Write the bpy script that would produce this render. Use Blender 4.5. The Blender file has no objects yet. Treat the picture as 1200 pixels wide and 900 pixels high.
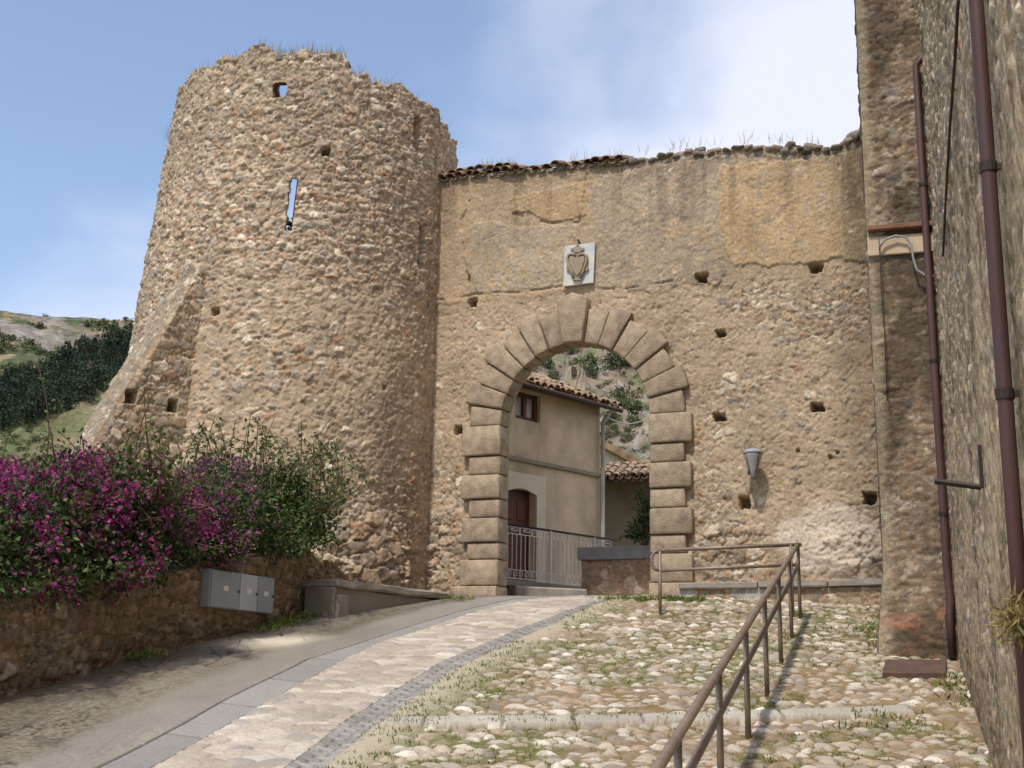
import bpy, bmesh, math, random
import numpy as np
from mathutils import Vector, Matrix

# ------------------------------------------------------------------ camera, sky, sun, exposure
SC = bpy.context.scene
COL = SC.collection
F = 1500.0                       # focal length in photo pixels (photo is 1200 x 900)
PITCH = math.atan(345.0 / F)
ROLL = 0.015
EYE = np.array([0.0, 0.0, 1.7])
cam = bpy.data.cameras.new('camera')
cam.sensor_width = 36.0
cam.lens = F / 1200.0 * 36.0
cam.clip_start = 0.1
cam.clip_end = 9000.0
camo = bpy.data.objects.new('camera', cam)
COL.objects.link(camo)
CM = Matrix.Rotation(math.radians(90) + PITCH, 4, 'X') @ Matrix.Rotation(ROLL, 4, 'Z')
camo.matrix_world = Matrix.Translation(Vector(EYE)) @ CM
SC.camera = camo

SUN = Vector((-0.30, -0.56, 1.08)).normalized()      # towards the sun
sun_el = math.asin(SUN.z)
sl = bpy.data.lights.new('sun', 'SUN')
sl.energy = 2.95
sl.angle = math.radians(3.0)
sl.color = (1.0, 0.92, 0.83)
so = bpy.data.objects.new('sun', sl)
COL.objects.link(so)
so.rotation_euler = SUN.to_track_quat('Z', 'Y').to_euler()
so.location = (0, 0, 60)

world = bpy.data.worlds.new("World")
SC.world = world
world.use_nodes = True
wn, wl = world.node_tree.nodes, world.node_tree.links
wn.clear()
wo = wn.new('ShaderNodeOutputWorld')
bg = wn.new('ShaderNodeBackground')
bg.inputs['Strength'].default_value = 0.178
sky = wn.new('ShaderNodeTexSky')
sky.sky_type = 'NISHITA'
sky.sun_disc = False
sky.sun_elevation = sun_el
sky.sun_rotation = math.atan2(SUN.x, SUN.y)
sky.air_density = 1.0
sky.dust_density = 1.2
sky.ozone_density = 2.0
tc = wn.new('ShaderNodeTexCoord')
def wmath(op, a=None, b=None, clamp=False):
    n = wn.new('ShaderNodeMath'); n.operation = op; n.use_clamp = clamp
    for i, v in enumerate((a, b)):
        if v is None: continue
        if isinstance(v, (int, float)): n.inputs[i].default_value = v
        else: wl.new(v, n.inputs[i])
    return n.outputs[0]
mp = wn.new('ShaderNodeMapping'); wl.new(tc.outputs['Generated'], mp.inputs[0])
mp.inputs['Scale'].default_value = (1.0, 1.0, 2.2)
mp.inputs['Rotation'].default_value = (0.0, 0.5, 0.3)
cn = wn.new('ShaderNodeTexNoise'); wl.new(mp.outputs[0], cn.inputs['Vector'])
cn.inputs['Scale'].default_value = 3.1; cn.inputs['Detail'].default_value = 7; cn.inputs['Roughness'].default_value = 0.5
cn.inputs['Distortion'].default_value = 0.35
sep = wn.new('ShaderNodeSeparateXYZ'); wl.new(tc.outputs['Generated'], sep.inputs[0])
gx = wmath('MULTIPLY', sep.outputs[0], 1.4)           # cloudier towards the right
band = wmath('MULTIPLY', wmath('SUBTRACT', 0.42, sep.outputs[2]), 3.2, False)   # and near the hills
band = wmath('MAXIMUM', band, 0.0)
m = wmath('ADD', wmath('ADD', cn.outputs['Fac'], gx), band)
mr = wn.new('ShaderNodeMapRange'); wl.new(m, mr.inputs['Value'])
mr.inputs['From Min'].default_value = 0.33; mr.inputs['From Max'].default_value = 0.80
mr.inputs['To Min'].default_value = 0.08; mr.inputs['To Max'].default_value = 0.92
mr.interpolation_type = 'SMOOTHSTEP'
mx = wn.new('ShaderNodeMix'); mx.data_type = 'RGBA'
wl.new(mr.outputs[0], mx.inputs['Factor'])
wl.new(sky.outputs[0], mx.inputs['A'])
mx.inputs['B'].default_value = (4.5, 4.65, 5.4, 1)
wl.new(mx.outputs['Result'], bg.inputs['Color'])
wl.new(bg.outputs[0], wo.inputs['Surface'])

SC.view_settings.view_transform = 'Standard'
SC.view_settings.look = 'None'
SC.view_settings.gamma = 1.0
SC.view_settings.exposure = 0.2
SC.view_settings.use_curve_mapping = False
SC.cycles.max_bounces = 6
SC.cycles.diffuse_bounces = 3
SC.cycles.use_denoising = True

rng = np.random.default_rng(7)
random.seed(7)

# ------------------------------------------------------------------ photo geometry helpers
def ray(px, py):
    dx, dy = px - 600.0, py - 450.0
    c, s = math.cos(ROLL), math.sin(ROLL)
    x, y = dx * c + dy * s, -dx * s + dy * c
    x, y = x / F, -y / F
    return np.array([x, math.cos(PITCH) - math.sin(PITCH) * y, math.sin(PITCH) + math.cos(PITCH) * y])

def project(P):
    d = np.asarray(P, float) - EYE
    f = d[..., 1] * math.cos(PITCH) + d[..., 2] * math.sin(PITCH)
    u = -d[..., 1] * math.sin(PITCH) + d[..., 2] * math.cos(PITCH)
    x, y = d[..., 0] / f * F, -u / f * F
    c, s = math.cos(ROLL), math.sin(ROLL)
    return 600 + x * c - y * s, 450 + x * s + y * c

def at_y(px, py, Y):
    d = ray(px, py)
    return EYE + d * (Y / d[1])

def at_plane(px, py, P, n):
    d = ray(px, py)
    P = np.asarray(P, float); n = np.asarray(n, float)
    return EYE + d * (np.dot(P - EYE, n) / np.dot(d, n))

_py = np.array([-60, -10, 0, 5, 9.6, 10.6, 14.5, 18.4, 20.2, 22.0, 23.5, 26, 60.])
_pz = np.array([-6.5, -1.1, 0, .5, 1.05, 1.23, 1.95, 2.66, 2.93, 3.09, 3.14, 3.15, 3.15])
_fy = np.linspace(-60, 60, 2401)
_fz = np.interp(_fy, _py, _pz)
_k = np.ones(31) / 31
_fz[15:-15] = np.convolve(_fz, _k, 'same')[15:-15]
def prof(Y):
    return np.interp(Y, _fy, _fz)

def on_ground(px, py):
    d = ray(px, py)
    lo, hi = 3.0, 40.0
    g = lambda t: EYE[2] + d[2] * t - prof(d[1] * t)
    ts = np.linspace(lo, hi, 1500)
    v = EYE[2] + d[2] * ts - prof(d[1] * ts)
    i = int(np.argmax(v < 0)) if (v < 0).any() else len(ts) - 1
    t = ts[i]
    return EYE + d * t

# ------------------------------------------------------------------ noise (numpy)
def hsh(i, j, s=0):
    i = i.astype(np.int64); j = j.astype(np.int64)
    h = (i * 374761393 + j * 668265263 + np.int64(s) * 1442695041) & 0xFFFFFFFF
    h = ((h ^ (h >> 13)) * 1274126177) & 0xFFFFFFFF
    h = ((h ^ (h >> 16)) * 2246822519) & 0xFFFFFFFF
    h = h ^ (h >> 15)
    return (h & 0xFFFFFF).astype(np.float64) / float(0x1000000)

def vnoise(x, y, s=0):
    i, j = np.floor(x), np.floor(y)
    fx, fy = x - i, y - j
    fx = fx * fx * (3 - 2 * fx); fy = fy * fy * (3 - 2 * fy)
    a, b = hsh(i, j, s), hsh(i + 1, j, s)
    c, d = hsh(i, j + 1, s), hsh(i + 1, j + 1, s)
    return (a + (b - a) * fx) * (1 - fy) + (c + (d - c) * fx) * fy

def fbm(x, y, s=0, o=4, g=0.5):
    t = np.zeros_like(x, dtype=float); a = 1.0; n = 0.0
    for k in range(o):
        t += a * vnoise(x * 2 ** k + 17.3 * k, y * 2 ** k - 9.1 * k, s + k); n += a; a *= g
    return t / n

def worley(x, y, s=0, jit=0.8, blk=0.0):
    i, j = np.floor(x), np.floor(y)
    f1 = np.full(x.shape, 9.0); f2 = np.full(x.shape, 9.0); idn = np.zeros(x.shape)
    dx1 = np.zeros(x.shape); dy1 = np.zeros(x.shape)
    for a in (-1, 0, 1):
        for b in (-1, 0, 1):
            ci, cj = i + a, j + b
            px = ci + 0.5 + jit * (hsh(ci, cj, s) - 0.5) + 0.25 * (np.mod(cj, 2) - 0.5)
            py = cj + 0.5 + jit * (hsh(ci, cj, s + 101) - 0.5)
            ddx, ddy = x - px, y - py
            d = np.sqrt(ddx * ddx + ddy * ddy)
            if blk: d = d * (1 - blk) + blk * np.maximum(np.abs(ddx + .25 * ddy * (hsh(ci, cj, s + 303) - .5)), np.abs(ddy + .25 * ddx * (hsh(ci, cj, s + 404) - .5)))
            nw = d < f1
            f2 = np.where(nw, f1, np.minimum(f2, d))
            idn = np.where(nw, hsh(ci, cj, s + 202), idn)
            dx1 = np.where(nw, ddx, dx1); dy1 = np.where(nw, ddy, dy1)
            f1 = np.where(nw, d, f1)
    return f1, f2, idn, dx1, dy1

def sstep(a, b, x):
    t = np.clip((x - a) / (b - a), 0, 1)
    return t * t * (3 - 2 * t)

def r01(idn, k):
    return np.mod(idn * 9176.37 * (k + 1) + 0.317 * k, 1.0)

def lin(r, g, b):
    f = lambda c: (c / 255 / 12.92) if c <= 10 else ((c / 255 + 0.055) / 1.055) ** 2.4
    return np.array([f(r), f(g), f(b)])

STONE = np.array([lin(174, 154, 130), lin(190, 174, 150), lin(150, 134, 113), lin(166, 142, 114), lin(206, 192, 170),
                  lin(148, 140, 128), lin(164, 134, 104), lin(130, 117, 101), lin(182, 163, 137), lin(160, 148, 132)])
RUST = np.array([lin(150, 110, 82), lin(160, 122, 92), lin(138, 102, 78)])

def masonry(x, z, cov, seed, big=(.30, .20), small=(.15, .10), pbig=.55, amp=.05, mort=lin(170, 147, 119), rust=.05,
            stones=STONE, sgain=1.0, lump=1.0):
    """rubble: two sizes of stone, pointed or plastered over to the level cov (0 bare, 1 buried)."""
    wx = x + .07 * (vnoise(x * 3, z * 3, seed + 5) - .5) + .03 * (vnoise(x * 9, z * 9, seed + 6) - .5)
    wz = z + .06 * (vnoise(x * 3, z * 3, seed + 7) - .5) + .02 * (vnoise(x * 9, z * 9, seed + 8) - .5)
    best = np.full(x.shape, -1.0); col = np.zeros(x.shape + (3,))
    tiny = (small[0] * .55, small[1] * .6)
    for (sx, sz), p, k in ((big, pbig, 0), (small, .9, 1), (tiny, 1.0, 2)):
        f1, f2, idn, dx, dy = worley(wx / sx, wz / sz, seed + 31 * k, .95, .55)
        e = f2 - f1 + .10 * (vnoise(x * 22, z * 22, seed + 40 + k) - .5)
        a = amp * (1.0, .8, .62)[k]
        h = sstep(.01, .17, e) * (.5 + .65 * r01(idn, 1)) * a * (1 - .15 * f1)
        h += a * .75 * (dx * (r01(idn, 2) - .5) + dy * (r01(idn, 3) - .3)) * sstep(.03, .2, e)
        h = np.where(r01(idn, 4) < p, h, -1)
        c = stones[(r01(idn, 5) * len(stones)).astype(int)]
        ru = RUST[(r01(idn, 6) * 3).astype(int)]
        c = np.where((r01(idn, 7) < rust)[..., None], ru, c)
        c = c * (.78 + .42 * r01(idn, 8))[..., None] * sgain
        w = sstep(-.003, .003, h - best)[..., None]
        col = col * (1 - w) + c * w
        best = np.maximum(best, h)
    best = best + .10 * amp * (fbm(x * 16, z * 16, seed + 17, 3) - .5)
    lev = (cov * 1.15 - .12) * amp + lump * .45 * amp * (fbm(x * 5, z * 5, seed + 11, 4) - .5) * 2 * .6 + lump * .25 * amp * (fbm(x * 22, z * 22, seed + 12, 3) - .5) * 2
    w = sstep(-.006, .006, lev - best)
    mcol = mort[None] * (.72 + .56 * fbm(x * 2.2, z * 2.2, seed + 13, 5))[..., None] * (.86 + .28 * fbm(x * 18, z * 18, seed + 18, 3))[..., None]
    dust = (.18 + .42 * sstep(.35, .7, fbm(x * 7, z * 7, seed + 14, 4)))[..., None]
    col = col * (.84 + .32 * fbm(x * 14, z * 14, seed + 19, 3))[..., None]
    col = col * (1 - dust) + mcol * dust
    col = col * (1 - w[..., None]) + mcol * w[..., None]
    h = np.maximum(best, lev) + .006 * (fbm(x * 30, z * 30, seed + 15, 2) - .5)
    return h, col, w

# ------------------------------------------------------------------ materials
def nodes(m):
    m.use_nodes = True
    nt = m.node_tree
    return nt, nt.nodes, nt.links, nt.nodes['Principled BSDF']

def mat_attr(name, rough=.95, fine=40.0, bump=.35, dist=.01, var=.3, leaf=False, chips=0):
    """colour from the surface's own stone / leaf colours plus fine grain"""
    m = bpy.data.materials.new(name)
    nt, n, l, b = nodes(m)
    at = n.new('ShaderNodeAttribute'); at.attribute_name = 'Col'
    b.inputs['Roughness'].default_value = rough
    b.inputs['Specular IOR Level'].default_value = .2
    t = n.new('ShaderNodeTexCoord')
    ns = n.new('ShaderNodeTexNoise'); ns.inputs['Scale'].default_value = fine; ns.inputs['Detail'].default_value = 6
    ns.inputs['Roughness'].default_value = .65
    l.new(t.outputs['Object'], ns.inputs['Vector'])
    r = n.new('ShaderNodeMapRange'); l.new(ns.outputs['Fac'], r.inputs['Value'])
    r.inputs['From Min'].default_value = .25; r.inputs['From Max'].default_value = .75
    r.inputs['To Min'].default_value = 1 - var; r.inputs['To Max'].default_value = 1 + var
    mul = n.new('ShaderNodeMix'); mul.data_type = 'RGBA'; mul.blend_type = 'MULTIPLY'; mul.inputs['Factor'].default_value = 1
    l.new(at.outputs['Color'], mul.inputs['A']); l.new(r.outputs[0], mul.inputs['B'])
    l.new(mul.outputs['Result'], b.inputs['Base Color'])
    if bump:
        bp = n.new('ShaderNodeBump'); bp.inputs['Strength'].default_value = bump; bp.inputs['Distance'].default_value = dist
        l.new(ns.outputs['Fac'], bp.inputs['Height']); l.new(bp.outputs[0], b.inputs['Normal'])
    if chips:
        nd = n.new('ShaderNodeMix'); nd.data_type = 'RGBA'; nd.blend_type = 'LINEAR_LIGHT'; nd.inputs['Factor'].default_value = .05
        l.new(t.outputs['Object'], nd.inputs['A']); l.new(ns.outputs['Color'], nd.inputs['B'])
        vo = n.new('ShaderNodeTexVoronoi'); vo.inputs['Scale'].default_value = chips; l.new(nd.outputs['Result'], vo.inputs['Vector'])
        sx = n.new('ShaderNodeSeparateColor'); l.new(vo.outputs['Color'], sx.inputs[0])
        r2 = n.new('ShaderNodeMapRange'); l.new(sx.outputs[0], r2.inputs['Value']); r2.inputs['To Min'].default_value = .80; r2.inputs['To Max'].default_value = 1.20
        m2 = n.new('ShaderNodeMix'); m2.data_type = 'RGBA'; m2.blend_type = 'MULTIPLY'; l.new(at.outputs['Alpha'], m2.inputs['Factor'])
        l.new(mul.outputs['Result'], m2.inputs['A']); l.new(r2.outputs[0], m2.inputs['B']); l.new(m2.outputs['Result'], b.inputs['Base Color'])
        b2 = n.new('ShaderNodeBump'); sm = n.new('ShaderNodeMath'); sm.operation = 'MULTIPLY'; sm.inputs[1].default_value = .5; l.new(at.outputs['Alpha'], sm.inputs[0]); l.new(sm.outputs[0], b2.inputs['Strength']); b2.inputs['Distance'].default_value = .02; b2.invert = True
        l.new(vo.outputs['Distance'], b2.inputs['Height']); l.new(bp.outputs[0], b2.inputs['Normal']); l.new(b2.outputs[0], b.inputs['Normal'])
    if leaf:
        tr = n.new('ShaderNodeBsdfTranslucent'); ms = n.new('ShaderNodeMixShader'); ms.inputs[0].default_value = .28
        l.new(mul.outputs['Result'], tr.inputs['Color'])
        l.new(b.outputs[0], ms.inputs[1]); l.new(tr.outputs[0], ms.inputs[2])
        l.new(ms.outputs[0], n['Material Output'].inputs['Surface'])
    return m

def mat(name, c, rough=.8, metal=0.0, scale=6.0, var=.25, bump=.2, dist=.01, c2=None, detail=6, streak=False, spec=.3):
    m = bpy.data.materials.new(name)
    nt, n, l, b = nodes(m)
    b.inputs['Roughness'].default_value = rough; b.inputs['Metallic'].default_value = metal
    b.inputs['Specular IOR Level'].default_value = spec
    t = n.new('ShaderNodeTexCoord')
    mpn = n.new('ShaderNodeMapping'); l.new(t.outputs['Object'], mpn.inputs[0])
    if streak: mpn.inputs['Scale'].default_value = (1, 1, .18)
    ns = n.new('ShaderNodeTexNoise'); ns.inputs['Scale'].default_value = scale; ns.inputs['Detail'].default_value = detail
    ns.inputs['Roughness'].default_value = .6
    l.new(mpn.outputs[0], ns.inputs['Vector'])
    cr = n.new('ShaderNodeValToRGB'); l.new(ns.outputs['Fac'], cr.inputs[0])
    c = np.asarray(c, float)
    ca = c * (1 - var); cb = c * (1 + var) if c2 is None else np.asarray(c2, float)
    cr.color_ramp.elements[0].position = .3; cr.color_ramp.elements[1].position = .72
    cr.color_ramp.elements[0].color = (*np.clip(ca, 0, 1), 1); cr.color_ramp.elements[1].color = (*np.clip(cb, 0, 1), 1)
    l.new(cr.outputs[0], b.inputs['Base Color'])
    if bump:
        n2 = n.new('ShaderNodeTexNoise'); n2.inputs['Scale'].default_value = scale * 7; n2.inputs['Detail'].default_value = 5
        l.new(t.outputs['Object'], n2.inputs['Vector'])
        bp = n.new('ShaderNodeBump'); bp.inputs['Strength'].default_value = bump; bp.inputs['Distance'].default_value = dist
        l.new(n2.outputs['Fac'], bp.inputs['Height']); l.new(bp.outputs[0], b.inputs['Normal'])
    return m

M_RUBBLE = mat_attr('rubble_masonry', fine=34, bump=.55, dist=.012, var=.34, chips=15)
M_PAVE = mat_attr('paving', fine=45, bump=.35, dist=.006, var=.25)
M_LEAF = mat_attr('leaf', rough=.55, fine=3, bump=0, var=.15, leaf=True)
M_PETAL = mat_attr('petal', rough=.7, fine=3, bump=0, var=.15, leaf=True)
M_HILL = mat_attr('hillside', fine=.7, bump=.8, dist=.8, var=.45)
M_FAR = mat_attr('far_foliage', rough=.9, fine=2, bump=0, var=.2)
M_ASHLAR = mat('carved_stone', lin(166, 146, 118), rough=.95, scale=2.6, var=.22, bump=.55, dist=.012)
M_SLAB = mat('grey_slab', lin(150, 142, 130), rough=.9, scale=4, var=.25, bump=.5)
M_TILE = mat('terracotta_tile', lin(124, 102, 82), rough=.95, scale=3.5, var=.35, c2=lin(158, 130, 102), bump=.4)
M_HTILE = mat('roof_tile', lin(122, 100, 82), rough=.95, scale=4.5, var=.4, c2=lin(178, 152, 124), bump=.3)
M_IRON = mat('weathered_rail_steel', lin(138, 122, 108), rough=.5, metal=.35, scale=9, var=.25, bump=.1)
M_WHITE = mat('white_iron', lin(205, 196, 190), rough=.6, scale=12, var=.12, bump=.05)
M_PIPE = mat('brown_pipe', lin(84, 60, 58), rough=.5, scale=3, var=.28, bump=.05, streak=True)
M_GREYPIPE = mat('grey_pipe', lin(178, 170, 162), rough=.5, scale=3, var=.15, bump=.05)
M_DARK = mat('dark_iron', lin(58, 50, 46), rough=.6, metal=.3, scale=9, bump=.1)
M_CAB = mat('grey_cabinet', lin(148, 153, 158), rough=.55, scale=2, var=.06, bump=.03)
M_CAB2 = mat('pale_cabinet', lin(178, 180, 183), rough=.55, scale=2, var=.06, bump=.03)
M_STICK = mat('sticker', lin(225, 215, 208), rough=.5, scale=80, var=.15, bump=0)
M_RED = mat('red_print', lin(190, 90, 80), rough=.6, scale=40, bump=0)
M_MARBLE = mat('marble', lin(178, 190, 200), rough=.6, scale=5, var=.12, c2=lin(222, 214, 192), bump=.2)
M_EMBLEM = mat('carved_emblem', lin(156, 142, 120), rough=.9, scale=14, var=.2, bump=.6)
M_PLASTER = mat('house_plaster', lin(192, 172, 144), rough=.95, scale=1.7, var=.24, bump=.25, dist=.01)
M_PLASTER2 = mat('old_grey_plaster', lin(140, 132, 116), rough=.95, scale=1.3, var=.2, bump=.3)
M_CREAM = mat('cream_surround', lin(206, 194, 172), rough=.9, scale=3, var=.08, bump=.15)
M_WOOD = mat('brown_wood', lin(92, 54, 42), rough=.6, scale=6, var=.3, bump=.15, streak=True)
M_EAVE = mat('dark_eave_wood', lin(74, 60, 50), rough=.85, scale=6, var=.3, bump=.15)
M_GLASSY = mat('curtained_pane', lin(150, 140, 128), rough=.3, scale=5, var=.2, bump=0, spec=.5)
M_COPE = mat('grey_coping', lin(126, 122, 120), rough=.9, scale=5, var=.2, bump=.3)
M_LAMP = mat('lamp_glass', lin(160, 160, 160), rough=.3, scale=3, var=.1, bump=0, spec=.5)
M_COVER = mat('red_brown_plate', lin(94, 74, 66), rough=.8, scale=8, var=.25, bump=.3)
M_BARK = mat('bark', lin(92, 78, 60), rough=.95, scale=8, bump=.3)
M_CABLE = mat('grey_cable', lin(150, 148, 146), rough=.5, scale=6, var=.1, bump=0)
M_BRICK = mat('orange_brick', lin(134, 98, 78), rough=.95, scale=7, var=.25, bump=.4)
M_DIRT = mat('dry_earth', lin(128, 112, 84), rough=1, scale=.9, var=.3, bump=.4, c2=lin(112, 116, 70))

# ------------------------------------------------------------------ object helpers
WORLD = {}
def tag(o, label=None, cat=None, group=None, kind=None):
    if label: o['label'] = label
    if cat: o['category'] = cat
    if group: o['group'] = group
    if kind: o['kind'] = kind
    return o

def thing(name, label, cat, loc, group=None):
    o = bpy.data.objects.new(name, None)
    COL.objects.link(o)
    o.location = Vector([float(v) for v in loc])
    o.empty_display_size = .2
    WORLD[o.name] = np.array([float(v) for v in loc])
    return tag(o, label, cat, group)

def link_mesh(name, me, m, parent=None, origin=None):
    o = bpy.data.objects.new(name, me)
    if m is not None: me.materials.append(m)
    COL.objects.link(o)
    if parent is not None:
        o.parent = parent
        WORLD[o.name] = WORLD[parent.name]
    else:
        o.location = Vector([float(v) for v in (origin if origin is not None else (0, 0, 0))])
        WORLD[o.name] = np.array(o.location)
    return o

def mesh_np(name, V, Q, m, parent=None, col=None, smooth=True, origin=None):
    V = np.asarray(V, float).reshape(-1, 3); Q = np.asarray(Q, np.int32)
    off = WORLD[parent.name] if parent is not None else (np.asarray(origin, float) if origin is not None else np.zeros(3))
    me = bpy.data.meshes.new(name)
    k = Q.shape[1]
    me.vertices.add(len(V)); me.vertices.foreach_set('co', (V - off).astype(np.float32).ravel())
    me.loops.add(Q.size); me.loops.foreach_set('vertex_index', Q.ravel())
    me.polygons.add(len(Q)); me.polygons.foreach_set('loop_start', np.arange(0, Q.size, k, dtype=np.int32))
    me.update(calc_edges=True)
    if smooth: me.polygons.foreach_set('use_smooth', np.ones(len(Q), bool))
    if col is not None:
        a = me.color_attributes.new('Col', 'FLOAT_COLOR', 'POINT')
        c = np.ones((len(V), 4), np.float32); col = np.asarray(col); kc_ = col.shape[-1]; c[:, :kc_] = np.clip(col.reshape(-1, kc_), 0, 1)
        a.data.foreach_set('color', c.ravel())
    return link_mesh(name, me, m, parent, origin)

def compact(V, Q, C=None):
    used = np.unique(Q)
    mp_ = np.full(len(V), -1, np.int64); mp_[used] = np.arange(len(used))
    return V[used], mp_[Q], (C[used] if C is not None else None)

def grid_quads(nu, nv, mask=None):
    i, j = np.meshgrid(np.arange(nu - 1), np.arange(nv - 1), indexing='ij')
    a = i * nv + j
    q = np.stack([a, a + nv, a + nv + 1, a + 1], -1)
    if mask is not None: return q[mask]
    return q.reshape(-1, 4)

def solid_grid(O, I, mask, wrap=False):
    """front sheet O, back sheet I (nu,nv,3), joined round every edge of the mask; first axis may wrap"""
    nu, nv = O.shape[:2]
    N = nu * nv
    mu = nu if wrap else nu - 1
    i, j = np.meshgrid(np.arange(mu), np.arange(nv - 1), indexing='ij')
    a = i * nv + j; b = ((i + 1) % nu) * nv + j
    q = np.stack([a, b, b + 1, a + 1], -1)
    out = [q[mask], (q + N)[mask][:, ::-1]]
    def side(nb, p, r):
        s = mask & ~nb
        out.append(np.stack([r[s], p[s], p[s] + N, r[s] + N], -1))
    pad = np.zeros_like(mask)
    l = np.roll(mask, 1, 0); rr = np.roll(mask, -1, 0)
    if not wrap: l[0] = False; rr[-1] = False
    d = pad.copy(); d[:, 1:] = mask[:, :-1]
    u = pad.copy(); u[:, :-1] = mask[:, 1:]
    side(d, a, b); side(rr, b, b + 1); side(u, b + 1, a + 1); side(l, a + 1, a)
    return np.concatenate([O.reshape(-1, 3), I.reshape(-1, 3)]), np.concatenate(out)

class MB:
    """collects simple shapes in world space and links them as one mesh"""
    def __init__(s): s.v = []; s.f = []
    def add(s, vs, fs):
        o = len(s.v); s.v += [tuple(float(c) for c in v) for v in vs]; s.f += [tuple(i + o for i in f) for f in fs]
    def box(s, c, ax, h):
        c = np.asarray(c, float); ax = [np.asarray(a, float) for a in ax]
        vs = [c + sx * h[0] * ax[0] + sy * h[1] * ax[1] + sz * h[2] * ax[2] for sz in (-1, 1) for sy in (-1, 1) for sx in (-1, 1)]
        s.add(vs, [(0, 2, 3, 1), (4, 5, 7, 6), (0, 1, 5, 4), (2, 6, 7, 3), (0, 4, 6, 2), (1, 3, 7, 5)])
    def prism(s, poly, d):
        """poly: list of 3D points (a planar outline), d: extrusion vector"""
        d = np.asarray(d, float); n = len(poly); P = [np.asarray(p, float) for p in poly]
        s.add(P + [p + d for p in P], [tuple(range(n))[::-1], tuple(range(n, 2 * n))] +
              [(i, (i + 1) % n, n + (i + 1) % n, n + i) for i in range(n)])
    def tube(s, path, r, seg=8, cap=True):
        P = [np.asarray(p, float) for p in path]; n = len(P)
        rs = r if hasattr(r, '__len__') else [r] * n
        rings = []
        up = None
        for i in range(n):
            t = P[min(i + 1, n - 1)] - P[max(i - 1, 0)]; t = t / (np.linalg.norm(t) + 1e-9)
            if up is None:
                up = np.array([0, 0, 1.]) if abs(t[2]) < .9 else np.array([1., 0, 0])
            a = np.cross(t, up); a /= np.linalg.norm(a) + 1e-9
            up = np.cross(a, t)
            rings.append([P[i] + rs[i] * (math.cos(q) * a + math.sin(q) * up) for q in np.arange(seg) * 2 * math.pi / seg])
        vs = [v for rg in rings for v in rg]; fs = []
        for i in range(n - 1):
            for k in range(seg):
                fs.append((i * seg + k, i * seg + (k + 1) % seg, (i + 1) * seg + (k + 1) % seg, (i + 1) * seg + k))
        if cap: fs += [tuple(range(seg))[::-1], tuple(range((n - 1) * seg, n * seg))]
        s.add(vs, fs)
    def lathe(s, c, prof_, seg=20):
        c = np.asarray(c, float); n = len(prof_)
        vs = [c + np.array([r * math.cos(q), r * math.sin(q), z]) for r, z in prof_ for q in np.arange(seg) * 2 * math.pi / seg]
        fs = [(i * seg + k, i * seg + (k + 1) % seg, (i + 1) * seg + (k + 1) % seg, (i + 1) * seg + k) for i in range(n - 1) for k in range(seg)]
        fs += [tuple(range(seg))[::-1], tuple(range((n - 1) * seg, n * seg))]
        s.add(vs, fs)
    def build(s, name, m, parent=None, bevel=0, segs=2, smooth=False, rough=0, origin=None, sub=0):
        off = WORLD[parent.name] if parent is not None else (np.asarray(origin, float) if origin is not None else np.zeros(3))
        bm = bmesh.new()
        vs = [bm.verts.new(Vector(v) - Vector(off)) for v in s.v]
        for f in s.f:
            try: bm.faces.new([vs[i] for i in f])
            except ValueError: pass
        bmesh.ops.recalc_face_normals(bm, faces=bm.faces)
        if bevel:
            bmesh.ops.bevel(bm, geom=[e for e in bm.edges if len(e.link_faces) == 2 and e.calc_face_angle() > .5], offset=bevel,
                            segments=segs, profile=.5, affect='EDGES', clamp_overlap=True)
        if sub:
            bmesh.ops.subdivide_edges(bm, edges=bm.edges[:], cuts=sub, use_grid_fill=True)
        if rough:
            r = random.Random(len(s.v) * 13 + int(abs(off[0]) * 10))
            for v in bm.verts:
                v.co += Vector((r.uniform(-1, 1), r.uniform(-1, 1), r.uniform(-1, 1))) * rough
        me = bpy.data.meshes.new(name); bm.to_mesh(me); bm.free()
        if smooth: me.polygons.foreach_set('use_smooth', np.ones(len(me.polygons), bool))
        return link_mesh(name, me, m, parent, origin)

def lumps(centers, sizes, seed, cols=None, sub=1, amp=.3):
    """rough rounded stones / clumps as numpy geometry"""
    bm = bmesh.new(); bmesh.ops.create_icosphere(bm, subdivisions=sub, radius=1)
    bv = np.array([v.co[:] for v in bm.verts]); bf = np.array([[v.index for v in f.verts] for f in bm.faces]); bm.free()
    r = np.random.default_rng(seed)
    n = len(centers); nb = len(bv)
    V = np.zeros((n, nb, 3))
    for k in range(n):
        q = r.uniform(-1, 1, (4, 3))
        rad = 1 + amp * (np.sin(bv @ q[0] * 2.6 + 3 * q[1, 0]) * .5 + np.sin(bv @ q[2] * 4.7 + q[3, 0] * 3) * .35) + r.uniform(-amp, amp, nb) * .3
        pts = np.sign(bv) * np.abs(bv) ** .6 * rad[:, None]
        V[k] = pts * np.asarray(sizes[k]) + np.asarray(centers[k])
    Fq = (bf[None] + (np.arange(n) * nb)[:, None, None]).reshape(-1, 3)
    C = None
    if cols is not None: C = np.repeat(np.asarray(cols), nb, 0)
    return V.reshape(-1, 3), Fq, C

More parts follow.
